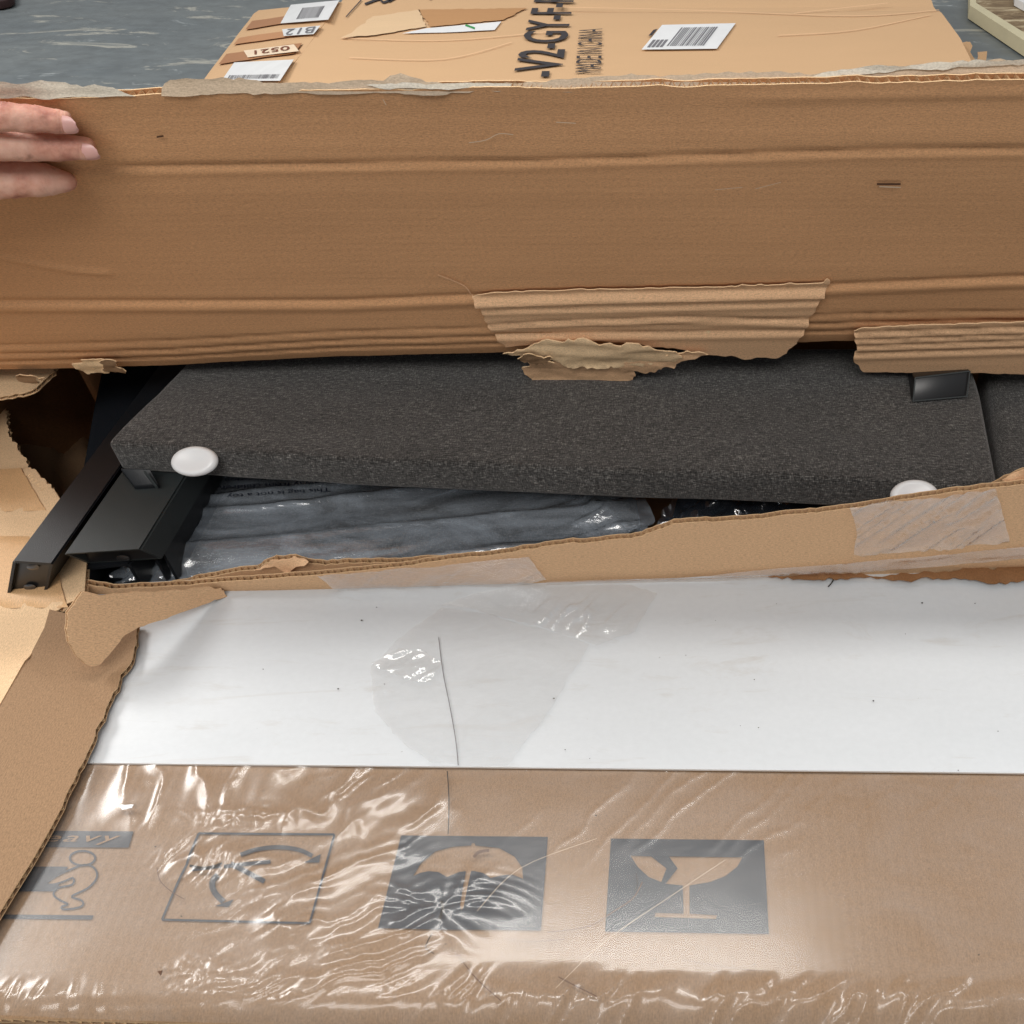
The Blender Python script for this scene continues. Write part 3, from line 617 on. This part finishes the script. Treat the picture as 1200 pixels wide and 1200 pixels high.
# "heavy" banner with letters left open
ban = [(20, 974), (157, 975), (151, 994), (10, 993)]
hv = sheet('heavy_banner', ban, TOP, [M['ink']], box, thick=.0002, w=.0009, res=.01, step=.01, disp=pdisp)
O = TOP.at(24, 991); text_on('banner_lettering', 'heavy', O, TOP.at(137, 991)-O, TOP.at(33, 977)-O, TOP.n, M['panel'], hv, bold=.004, spacing=1.15, shear=.2, eps=.0012)
ring = lambda cx, cy, rx, ry, w, n=20: quads([(cx+rx*math.cos(i*2*math.pi/n), cy+ry*math.sin(i*2*math.pi/n)) for i in range(n+1)], w)
body = [(84, 1019), (70, 1025), (55, 1035), (62, 1037), (76, 1033), (86, 1029), (85, 1037), (68, 1041), (63, 1049), (72, 1056), (80, 1060), (72, 1063), (76, 1066), (92, 1064), (98, 1060), (95, 1055), (84, 1051), (100, 1043), (108, 1037), (114, 1028), (112, 1019), (104, 1014), (94, 1015), (84, 1019)]
sym('lifting_symbol', ring(97, 1006, 15, 8.5, 2.4)+quads(spline(body, 3), 2.3))
sym('lifting_symbol', [[(28, 1016), (80, 1016), (76, 1022), (60, 1030), (54, 1036), (70, 1037), (66, 1045), (20, 1045)], [(2, 1072), (110, 1073), (108, 1078), (0, 1077)]])
# do-not-roll square with arrows
sq = [(233, 977), (392, 978), (363, 1082), (190, 1078)]
arc1 = spline([(282, 1002), (300, 996), (325, 993), (350, 996), (366, 1003)], 5); arc2 = spline([(255, 1025), (249, 1033), (251, 1045), (262, 1057)], 5)
sym('rolling_symbol', quads(sq+[sq[0]], 2.6)+quads(arc1, 5)+quads(arc2, 7)+[[(356, 1011), (376, 1001), (374, 1011)], [(252, 1062), (274, 1054), (268, 1063)]]+quads([(270, 1012), (310, 1033)], 6)+quads([(262, 1015), (317, 1010)], 4.5)+quads([(224, 1018), (258, 1014)], 4))
# umbrella: the dark square is built round the open shape
def strips(left, right, top, bot, hole, n=70):
    """dark quad with a tan figure left open: horizontal bands cut where hole(y) says"""
    out = []
    for i in range(n):
        t0, t1 = i/n, (i+1)/n; t = (t0+t1)/2
        y0 = top+(bot-top)*t0; y1 = top+(bot-top)*t1; ym = (y0+y1)/2
        xl0, xl1 = left(t0), left(t1); xr0, xr1 = right(t0), right(t1)
        segs = sorted(hole(ym)); cur = None; xs = [None]
        a0, a1 = xl0, xl1
        for s0, s1 in segs: out.append([(a0, y0), (s0, y0), (s0, y1), (a1, y1)]); a0 = a1 = s1
        out.append([(a0, y0), (xr0, y0), (xr1, y1), (a1, y1)])
    return out
umb = [(484, 1027), (493, 1012), (510, 998), (530, 992.5), (552, 991), (553, 988), (556, 988), (557, 991), (585, 994), (603, 1004), (612, 1017), (613, 1030), (600, 1025), (588, 1026), (575, 1029), (566, 1023), (556, 1021), (552, 1021), (543, 1062), (540, 1066), (539, 1060), (546, 1021), (538, 1022), (524, 1028), (514, 1022), (502, 1021), (492, 1023)]
goblet_l = [(739, 1003), (763, 1004), (781, 1018), (775, 1034), (760, 1028), (747, 1016)]
goblet_r = [(784, 1004), (870, 1005), (864, 1016), (850, 1027), (832, 1034), (808, 1038), (808, 1071), (840, 1073), (839, 1077), (767, 1075), (768, 1070), (801, 1071), (800, 1038), (780, 1036), (794, 1018)]
def with_holes(name, quad, holes):
    """dark square printed with figures left open (constrained triangulation, figure faces dropped)"""
    loops = [quad]+holes; V2 = []; Fc = []
    for lp in loops:
        b = densify(TOP.uvs(lp), .005, 0, 1); Fc.append(list(range(len(V2), len(V2)+len(b)))); V2 += [Vector(p) for p in b]
    vs, es, fs, ov, oe, of = delaunay_2d_cdt(V2, [], Fc, 1, 1e-7)
    def inside(p, lp):
        q = TOP.uvs(lp); c = False
        for i in range(len(q)):
            a, b = q[i], q[i-1]
            if (a[1] > p[1]) != (b[1] > p[1]) and p[0] < (b[0]-a[0])*(p[1]-a[1])/(b[1]-a[1])+a[0]: c = not c
        return c
    F = []
    for f in fs:
        c = sum((np.array(vs[i]) for i in f), np.zeros(2))/len(f)
        if inside(c, quad) and not any(inside(c, h) for h in holes): F.append(tuple(f))
    v = np.array([tuple(q) for q in vs]); x, y = project(TOP.pts(v)); d = .0007+pdisp(v[:, 0], v[:, 1], x, y)
    return mk(name, TOP.pts(v, d), F, M['ink'], box, v, smooth=True)
with_holes('umbrella_symbol', [(470, 979), (642, 981), (634, 1091), (443, 1088)], [umb])
with_holes('fragile_symbol', [(716, 983), (895, 985), (901, 1095), (709, 1092)], [goblet_l, goblet_r])

# dirt, specks and scratches
r = random.Random(3); P = []; Q = []
for i in range(50):
    x = r.uniform(120, 1190); y = r.uniform(700, 1170); s = r.choice((.5, .6, .8, 1.2)); a = [(x+s*math.cos(k*1.05), y+s*.7*math.sin(k*1.05)) for k in range(6)]; P.append(a)
tag(decal('dirt_specks', P, TOP, M['speck'], box, w=.0026), kind='stuff')
def scr(name, pts, wd, mat, w=.0024): return decal(name, quads(spline(pts, 5), wd), TOP, M[mat], box, w=w)
scr('hair_scratch', [(515, 750), (520, 790), (528, 830), (535, 870), (538, 900)], 1.1, 'greyink', .0030)
scr('hair_scratch', [(980, 674), (975, 685), (970, 691)], 1.4, 'speck', .0030)
for q, wd, m_ in (([(642, 1095), (690, 1088), (720, 1070), (742, 1055), (753, 1036)], 1.1, 'scratch'), ([(594, 1103), (620, 1106), (662, 1103)], .9, 'scratch'), ([(536, 1120), (560, 1150), (588, 1175)], 1.1, 'scratch'), ([(525, 906), (527, 940), (526, 980)], 1.2, 'speck'), ([(510, 1120), (500, 1112), (508, 1095)], 1.1, 'speck'),
                 ([(556, 1007), (562, 1001), (574, 999)], 3.5, 'scratch'), ([(516, 1080), (520, 1066), (518, 1058)], 3.5, 'speck'), ([(652, 1160), (710, 1105), (790, 1050), (850, 1010)], .4, 'scratchl'), ([(560, 1070), (610, 1020), (700, 985)], .4, 'scratchl'),
                 ([(186, 1019), (190, 1035), (204, 1048), (218, 1056)], 1.0, 'scratch'), ([(224, 1017), (245, 1020), (262, 1014)], 3.2, 'speck'), ([(655, 1147), (672, 1156), (700, 1170)], 1.5, 'scratch'), ([(746, 1026), (747, 1040), (744, 1047)], 1.2, 'speck'), ([(800, 1127), (840, 1134), (885, 1140)], .7, 'scratch')):
    scr('scratch', q, wd, m_)
sheet('paint_chip', [(140, 950), (147, 947), (160, 947), (158, 951), (146, 953)], TOP, [M['labelw']], box, thick=.0005, w=.004, res=0, step=.001, jag=.0006)
sheet('dirt_flake', [(187, 1141), (193, 1140), (191, 1146)], TOP, [M['scratch']], box, thick=.0005, w=.003, res=0, step=.002)

# clear tape on white
tw = [(518, 716), (560, 722), (640, 742), (691, 760), (650, 830), (596, 902), (560, 903), (505, 898), (470, 870), (441, 838), (437, 786), (480, 745)]
sheet('clear_tape', tw, TOP, [M['tapew']], box, thick=.0002, w=.0042, res=.003, step=.003, jag=.0012, seed=91, disp=lambda u, v, x, y: .0012*ridge((x-y*.6)/22., (y+x*.4)/60., 9, 3.)*sst(500, 440, x)+.0003*fbm(u*60, v*60, 2))
sheet('clear_tape', [(518, 714), (560, 700), (620, 690), (740, 690), (770, 700), (745, 745), (700, 762), (640, 742), (560, 720)], TOP, [M['tapew']], box, thick=.0002, w=.0046, res=.002, step=.003, jag=.0012, seed=92, disp=lambda u, v, x, y: .0055*ridge((x+y*.9)/12., (y-x*.5)/40., 19, 2.)*np.exp(-(((x-675)/55.)**2+((y-728)/20.)**2)))
sheet('clear_tape', [(438, 785), (470, 768), (500, 770), (520, 785), (505, 806), (470, 800)], TOP, [M['tapew']], box, thick=.0002, w=.0058, res=.002, step=.003, jag=.0012, seed=93, disp=lambda u, v, x, y: .0016*ridge((x+y*2.)/12., (y-x*.3)/14., 29, 2.))
# tape on the front flap
def tpd(seed, a=.0012, fx=30, fyy=180): return lambda u, v, x, y: sdisp(u, v, x, y)+a*ridge(x/13.+y/9., y/60.-x/200., seed, 3.)+.0004*fbm(u*60, v*60, 2)
sheet('clear_tape', [(995, 591), (1050, 582), (1166, 570), (1174, 600), (1182, 631), (1100, 640), (1000, 646), (1003, 618)], SP, [M['tape']], box, thick=.0002, w=.0012, res=.0022, step=.003, jag=.0006, seed=94, disp=tpd(5, .0034))
sheet('clear_tape', [(372, 672), (520, 660), (620, 650), (640, 676), (600, 688), (400, 692)], SP, [M['tape']], box, thick=.0002, w=.0012, res=.0022, step=.003, jag=.0006, seed=95, disp=tpd(6, .0014))
sheet('clear_tape', [(640, 681), (800, 673), (1000, 655), (1200, 638), (1330, 626), (1330, 640), (1200, 651), (1000, 668), (800, 682), (640, 689)], SP, [M['tape']], box, thick=.0002, w=.0014, res=.0022, step=.003, jag=.0004, seed=96, disp=lambda u, v, x, y: sdisp(u, v, x, y)+.0010*ridge(x/90., (y+x*.075)/4., 7, 2.))

# stretch film over the printed face
def fhe(u, v, x, y):
    h = .00012*fbm(u*18, v*18, 101)*(1+3*sst(600, 480, x))
    g = lambda cx, cy, sx, sy: np.exp(-(((x-cx)/sx)**2+((y-cy)/sy)**2))
    wx = x+14*(fbm(x/60., y/60., 7)-.5)*2; wy = y+14*(fbm(x/50., y/50., 8)-.5)*2
    m1 = sst(540, 440, x)*sst(190, 330, x)*(.35+.65*sst(1000, 1075, y+.25*(x-400)))*sst(955, 1010, y+.15*(x-400))*sst(1215, 1150, y)
    h = h + m1*(.0027*ridge((wy+.40*wx)/17., (wx-.4*wy)/170., 11, 1.5)+.0007*ridge((wy+.40*wx)/7., (wx-.4*wy)/80., 12, 2.))*(.35+.65*sst(.35, .65, vn(x/70., y/45., 77)))
    m1b = sst(170, 240, x)*sst(330, 260, x)*sst(1110, 1140, y)*sst(1190, 1160, y)
    h = h + m1b*.0008*ridge((wy+.3*wx)/5., wx/12., 13, 1.)
    m2 = sst(1000, 930, y)*sst(90, 130, x)*sst(560, 500, x)
    h = h + m2*(.0018*ridge((wx+.45*wy)/26., wy/55., 14, 2.)+.0018*g(455, 945, 60, 34)*ridge((wx*.8+wy*1.1)/14., wx/60., 15, 1.5))
    m3 = sst(1140, 1180, y)
    h = h + m3*sst(170, 40, x)*.0022*ridge((wx+.35*wy)/11., wy/40., 16, 1.5)
    h = h + m3*sst(560, 640, x)*(.0060*ridge((wx+.8*wy)/24., wy/60., 17, 1.3))
    m3b = sst(1128, 1165, y)*sst(470, 560, x)*sst(760, 640, x); h = h+m3b*.0024*ridge((wx+.9*wy)/14., wy/50., 18, 1.4)
    ang = np.arctan2((y-1066)*1.6, x-518); rr = np.hypot(x-518, (y-1066)*1.6)
    h = h + .0010*ridge(ang*3.0+10, rr/70., 19, 1.5)*np.exp(-((rr-40)/40.)**2)
    h = h + .0004*(.5+.5*np.sin(np.hypot(x-560, (y-1100)*1.5)/2.2))*g(570, 1050, 42, 20)
    h = h + .0012*ridge((wx+1.1*wy)/34., (wy-wx)/190., 20, 4.)*sst(1040, 930, y)*sst(540, 700, x)*.25
    h = h + .0022*ridge((wx+1.0*wy)/10., wy/30., 21, 1.5)*g(250, 1010, 45, 22)+.0014*ridge(wx/9., (wy)/7., 22, 1.)*g(290, 960, 60, 10)
    ln = np.exp(-((y-(905+(650-x)*1.0))/4.)**2)*sst(600, 560, y*0+x)*0
    return h+.0014-.010*sst(1165, 1215, y)**1.5
sheet('stretch_film', [(94, 900), (600, 905), (1200, 912), (1484, 915), (1615, 1215), (900, 1207), (280, 1197), (-60, 1189), (20, 1050), (62, 975)], TOP, [M['film']], box, thick=.00012, res=.0013, step=.002, w=.0012, disp=fhe)

# ------------------------------------------------------------------ the contents
# bench seat
seat = empty('upholstered_seat', tuple(un(640, 500, .30)), 'long charcoal fabric seat slab with white glides lying across the opening', 'seat')
ZS = .515
q = [un(124, 519, ZS), un(400, 536, ZS), un(700, 549, ZS), un(1000, 562, ZS), un(1170, 568, ZS), un(1150, 462, ZS), un(1132, 405, ZS), un(232, 408, ZS)]
def slab(name, top, dz, mat, par, bev, sub=.012, amp=.0015, seed=1):
    """upholstered slab: bevelled prism cut fine, with soft sag"""
    o = prism(name, top, (0, 0, dz), mat, par, bev, 5)
    bm = bmesh.new(); bm.from_mesh(o.data)
    bmesh.ops.triangulate(bm, faces=[f for f in bm.faces if len(f.verts) > 4])
    for _ in range(4):
        es = [e for e in bm.edges if e.calc_length() > sub*1.6]
        if not es: break
        bmesh.ops.subdivide_edges(bm, edges=es, cuts=1); bmesh.ops.triangulate(bm, faces=[f for f in bm.faces if len(f.verts) > 4])
    c = np.array([tuple(v.co) for v in bm.verts]); n = amp*(fbm(c[:, 0]*9+3, c[:, 1]*22, seed)-.5)*2+amp*.5*(fbm(c[:, 0]*40, c[:, 1]*60+c[:, 2]*60, seed+2)-.5)
    for v, d in zip(bm.verts, n): v.co.z += float(d)
    for f in bm.faces: f.smooth = True
    bm.to_mesh(o.data); bm.free(); return o
slab('seat_cushion', q, -.027, M['fabric'], seat, .0045, .018, .0022, 3)
def glide(px, py, z, nrm, par):
    c = un(px, py, z); n = Vector(nrm).normalized(); a = Vector((1, .05, 0)); a = (a-n*a.dot(n)).normalized(); b = n.cross(a)
    prof = [(0, .0030), (.45, .0031), (.68, .0040), (.82, .0042), (.93, .0034), (1.0, .0016), (1.0, .0002), (.95, -.0014), (.8, -.003), (0, -.003)]; V = []; F = []; m = 36; R = .0165
    for r_, h in prof:
        for i in range(m):
            t = 2*math.pi*i/m; p = Vector(c)+a*(r_*R*math.cos(t))+b*(r_*R*.66*math.sin(t))+n*h; V.append(tuple(p))
    for j in range(len(prof)-1):
        for i in range(m): F.append((j*m+i, j*m+(i+1) % m, (j+1)*m+(i+1) % m, (j+1)*m+i))
    return mk('glide', V, F, M['glide'], par)
glide(229, 541, .508, (0, -.62, .80), seat); glide(1071, 581, .508, (0, -.62, .80), seat)

# black bracket on the seat
bk = empty('plastic_bracket', tuple(un(1102, 455, ZS)), 'black rectangular leg end resting on the fabric seat under the torn flap', 'bracket')
BP = plane3(un(1069, 471, ZS+.002), un(1132, 465, ZS+.002), un(1072, 442, ZS+.016))
bq = [(1069, 471), (1072, 442), (1137, 434), (1132, 465)]
prism('bracket_body', [BP.at(*p) for p in bq], (.004, .055, -.020), M['plastic'], bk, .0012, 2)
P = quads([(1069.5, 471), (1072, 443), (1136, 435), (1132.5, 465.5)], 1.6)
decal('bracket_rim', P, BP, M['metal2'], bk, w=.0012)
decal('bracket_rim', quads([(1071, 470), (1132, 464.5)], 1.6), BP, M['metal2'], bk, w=.0012)

# second fabric piece at the right
s2 = slab('fabric_slab', [un(1176, 572, .50), un(1330, 568, .50), un(1310, 400, .50), un(1154, 400, .50)], -.05, M['fabric'], None, .010, .02, .003, 8)
tag(s2, 'dark fabric cushion at the right edge, beyond the end of the long seat slab', 'cushion')

# bars
def bar(label, tl, tr, z, length, height, mat, skew=0.0, holes=True, wall=.0022, name='metal_bar', cut=0.0, dirx=.0, lean=0.0, capin=.006):
    """hollow rectangular tube: tl/tr = pixels of the upper front corners, running away along +Y"""
    a = un(*tl, z); b = un(*tr, z); root = empty(name, tuple(a), label, 'metal bar')
    dx = b-a; wd = np.linalg.norm(dx); ux = dx/wd; uy = np.array([dirx, 1, 0]); uy /= np.linalg.norm(uy); uz = np.array([-lean/height, 0, 1.])
    def ringp(ins, t, cutf): 
        w0, w1, h0, h1 = ins, wd-ins, -ins, -height+ins
        P = []
        for (x, h) in ((w0, h0), (w1, h0), (w1, h1), (w0, h1)): P.append(a+ux*x+uz*h+uy*(t+cutf*(-h)/height))
        return P
    V = ringp(0, 0, cut)+ringp(wall, 0, cut)+ringp(wall, .05, cut)+ringp(0, length, 0)
    F = []
    for i in range(4):
        j = (i+1) % 4; F += [(i, j, 4+j, 4+i), (4+i, 4+j, 8+j, 8+i), (i, 12+i, 12+j, j)]
    F += [(8, 9, 10, 11), (15, 14, 13, 12)]
    o = mk('tube', V, F, mat, root, smooth=False)
    bm = bmesh.new(); bm.from_mesh(o.data); bmesh.ops.recalc_face_normals(bm, faces=bm.faces)
    es = [e for e in bm.edges if e.calc_length() > .1]; bmesh.ops.bevel(bm, geom=es, offset=.0014, segments=2, affect='EDGES'); bm.to_mesh(o.data); bm.free()
    if holes:   # plug with a bolt inside the end
        c = a+ux*wd*.5-uz*height*.5+uy*(capin+cut*.5)
        V = [c+ux*(wd*.5-wall)*sx+uz*(height*.5-wall)*sz for sx, sz in ((-1, -1), (1, -1), (1, 1), (-1, 1))]
        mk('end_cap', V, [(0, 1, 2, 3)], M['plastic'], root, smooth=False)
        for fx, fz in (((.5, .30), (.52, -.28)) if height > .02 else ((.2, .0), (.85, .0))):
            cc = a+ux*wd*fx-uz*height*(.5-fz)+uy*(capin-.0015+cut*.5); n = 14; V = [cc-uy*.0012]+[cc+ux*.0045*math.cos(2*math.pi*i/n)+uz*.0030*math.sin(2*math.pi*i/n) for i in range(n)]
            mk('bolt', V, [(0, 1+i, 1+(i+1) % n) for i in range(n)], plain('dark_bolt', (.10, .10, .105), .22, .6, metal=.8), root)
    return root
bar('black square metal bar sticking out farthest left over the pale cardboard', (15, 657), (62, 660), .488, .33, .0340, M['metal'], lean=-.021, capin=.0032)
bar('wide charcoal metal bar with open end, between the two other bars', (74, 649), (165, 643), .487, .30, .024, M['metal2'], cut=.014)
bar('lowest black metal bar, half hidden under the wide charcoal bar', (84, 668), (152, 660), .463, .26, .03, M['metal'], holes=False)
# bracket under the seat above the wide bar
ub = prism('corner_bracket', [un(140, 548, .500), un(176, 549, .500), un(186, 568, .490), un(157, 570, .490)], (0, .0, -.006), M['metal'], seat, .001, 2)
prism('rod', [un(168, 552, .502), un(171, 552, .502), un(184, 569, .492), un(181, 569, .492)], (0, 0, -.003), M['metal2'], seat)
s3 = slab('fabric_slab', [un(90, 560, .448), un(300, 560, .448), un(330, 408, .448), un(120, 408, .448)], -.06, M['blackfab'], None, .008, .03, .002, 9)  # dark slab added to black out the brown back wall in the opening
tag(s3, 'black slab added deep inside the opening to darken it, behind the metal bars', 'cushion')
# drop panel right of the wide bar
pl = bar('deep black metal bar standing on edge right of the wide charcoal bar', (172, 640), (188, 640), .470, .27, .06, M['metal'], holes=False)

# bagged cushion
bc = empty('bagged_cushion', tuple(un(480, 610, .30)), 'grey fabric cushion in a clear printed plastic bag below the long seat slab', 'cushion')
q = [un(205, 668, .438), un(420, 660, .438), un(620, 640, .438), un(752, 612, .438), un(742, 560, .438), un(700, 520, .438), un(262, 520, .438), un(238, 585, .438)]
slab('cushion', q, -.045, M['fabric'], bc, .012, .02, .002, 5)
BPn = Plane((0, .5, .444), (1, 0, 0), (0, 1, .06))
def bdisp(u, v, x, y):
    wy = y+10*(fbm(x/90., y/30., 4)-.5)+.10*(x-450)
    h = .0042*ridge(x/420., wy/19., 31, 2.2)+.0011*ridge(x/140., wy/8., 32, 2.)
    h = h+.007*ridge((x*.35+y)/9., (x-y)/70., 33, 2.)*np.exp(-((x-720)/50.)**2)+.005*ridge((x*.3+y)/8., x/25., 34, 2.)*sst(260, 160, x)
    return h-.016*sst(640, 690, y-.0*x)-.002
sheet('plastic_bag', [(124, 668), (150, 664), (205, 655), (238, 560), (250, 530), (735, 550), (748, 580), (768, 612), (752, 630), (620, 655), (400, 676), (240, 692), (150, 694), (135, 684)], BPn, [M['bag']], bc, thick=.0001, res=.0022, step=.003, jag=.0015, seed=97, disp=bdisp, w=.002)
for i, (s, x0, x1, y0) in enumerate((('This bag is not a toy', 390, 270, 581), ('Keep away from children', 412, 262, 571), ('avoid danger of suffocation', 420, 268, 562))):
    O = BPn.at(x0, y0-2); text_on('bag_print', s, O, BPn.at(x1, y0+6)-O, BPn.at(x0+1, y0+4)-O, BPn.n, M['bagink'], bc, eps=.0085, bold=.01)
# dark bag at right
db = empty('dark_bag', tuple(un(850, 600, .30)), 'black cushion in a smoky plastic bag, right of the clear bagged cushion', 'bag')
q = [un(775, 640, .436), un(1060, 640, .436), un(1060, 540, .436), un(800, 545, .436)]
slab('cushion', q, -.05, M['blackfab'], db, .014, .02, .004, 6)
sheet('plastic_bag', [(765, 628), (775, 606), (800, 588), (850, 570), (1060, 575), (1060, 640), (800, 640)], BPn, [M['bagd']], db, thick=.0001, res=.0024, step=.003, jag=.002, seed=98, w=.0, disp=lambda u, v, x, y: .009*ridge((x+y*1.5)/34., (y-x*.3)/22., 41, 1.6)+.003*ridge((x-y)/12., y/12., 42, 2.))

# ------------------------------------------------------------------ the hand
def build_hand():
    pts = {}; V = []; R = []; E = []
    def F(px, py, off): return FP.shift(off*.87+.002).at(px, py)
    def add(p, r): V.append(tuple(p)); R.append((r[0]*.80, r[1]*.80)); return len(V)-1
    wrist = add(F(-260, 205, .030), (.030, .022)); palm = add(F(-165, 190, .026), (.034, .017)); E.append((wrist, palm))
    arm = add(F(-420, 240, .045), (.036, .032)); E.append((arm, wrist))
    kn = add(F(-112, 178, .022), (.030, .013)); E.append((palm, kn))
    def chain(root, pts):
        prev = root
        for (x, y, off, r_) in pts: i = add(F(x, y, off), (r_, r_)); E.append((prev, i)); prev = i
        return prev
    chain(kn, [(-80, 150, .018, .0108), (-30, 137, .018, .0102), (5, 137, .016, .0092), (40, 139, .0125, .0086), (68, 142, .0095, .0080), (88, 144, .0075, .0066)])
    chain(kn, [(-85, 176, .018, .0118), (-35, 168, .020, .0115), (5, 169, .018, .0110), (35, 171, .0145, .0098), (70, 173, .011, .0088), (98, 173.5, .0085, .0078), (114, 174, .0070, .0064)])
    chain(palm, [(-125, 232, .024, .0170), (-70, 222, .019, .0150), (-20, 212, .016, .0132), (15, 209, .014, .0128), (50, 210, .0125, .0115), (74, 212.5, .0100, .0082), (92, 213.5, .0065, .0040)])
    chain(kn, [(-95, 128, .016, .0105), (-60, 102, .016, .0098), (-30, 82, .014, .0086), (-7, 68, .011, .0075)])
    chain(kn, [(-120, 108, .014, .0095), (-100, 78, .014, .0085), (-80, 55, .012, .0072), (-66, 42, .010, .0060)])
    me = bpy.data.meshes.new('hand'); base = Vector(F(-165, 190, 0)); me.from_pydata([tuple(Vector(v)-base) for v in V], E, []); me.materials.append(M['skin'])
    o = bpy.data.objects.new('hand', me); COL.objects.link(o); o.location = base
    sk = o.modifiers.new('skin', 'SKIN'); sk.use_smooth_shade = True
    if not me.skin_vertices: 
        bpy.context.view_layer.objects.active = o
    lay = me.skin_vertices[0] if me.skin_vertices else None
    for i, sv in enumerate(lay.data): sv.radius = (R[i][0]*1.04, R[i][1]*1.04); sv.use_root = (i == palm)
    sb = o.modifiers.new('sub', 'SUBSURF'); sb.levels = 4; sb.render_levels = 4
    bpy.context.view_layer.update()
    m2 = bpy.data.meshes.new_from_object(o.evaluated_get(bpy.context.evaluated_depsgraph_get())); o.modifiers.clear(); o.data = m2
    m2.materials.clear(); m2.materials.append(M['skin'])
    for p in m2.polygons: p.use_smooth = True
    # knuckle creases and soft unevenness of the skin
    co = np.array([tuple(v.co) for v in m2.vertices])+np.array(base); no = np.array([tuple(v.normal) for v in m2.vertices])
    X, Y = project(co); d = .0007*(fbm(X/9., Y/6., 5)-.5)
    for (jx, y0, y1) in ((38, 120, 152), (70, 130, 158), (8, 118, 152), (72, 160, 190), (34, 152, 192), (92, 162, 186), (48, 192, 232), (54, 192, 232), (20, 190, 232)):
        for o_, a_ in ((-3.5, .5), (0, 1.), (3.5, .5)):
            d = d-.00055*a_*np.exp(-((X-jx-o_-(Y-y0)*.06)/1.3)**2)*(Y > y0)*(Y < y1)
        d = d+.0005*np.exp(-((X-jx)/9.)**2)*(Y > y0)*(Y < y1)
    co2 = co+no*d[:, None]-np.array(base)
    m2.vertices.foreach_set('co', co2.ravel()); m2.update()
    tag(o, 'fingers of a hand pressing on the raised brown cardboard flap at the left edge', 'hand')
    # nails: curved shells on the viewer's side of two fingertips
    def nail(px, py, off, r_, L, tilt):
        c = F(px, py, off); ax = FP.u; up = (FP.n*math.cos(tilt)+FP.v*math.sin(tilt)); sd = np.cross(ax, up); Vn = []; Fn = []; a_, b_ = 10, 9
        for i in range(a_):
            s = i/(a_-1)*2-1
            for j in range(b_):
                t = (j/(b_-1)*2-1); wdt = .95*math.sqrt(max(0., 1-.85*max(0, s)**4))*(1-.15*max(0, -s)**3)
                th = t*wdt; lift = r_*(1.07-.22*max(0, s)**2-.05*abs(t)**3)
                Vn.append(c+ax*(s*L)+up*(lift*math.cos(th))+sd*(lift*math.sin(th)))
        for i in range(a_-1):
            for j in range(b_-1): Fn.append((i*b_+j, i*b_+j+1, (i+1)*b_+j+1, (i+1)*b_+j))
        mk('fingernail', Vn, Fn, M['nail'], o)
    nail(80, 142.5, .0080, .0060, .0066, .3); nail(105, 173.5, .0078, .0060, .0066, .2)
    return o
build_hand()
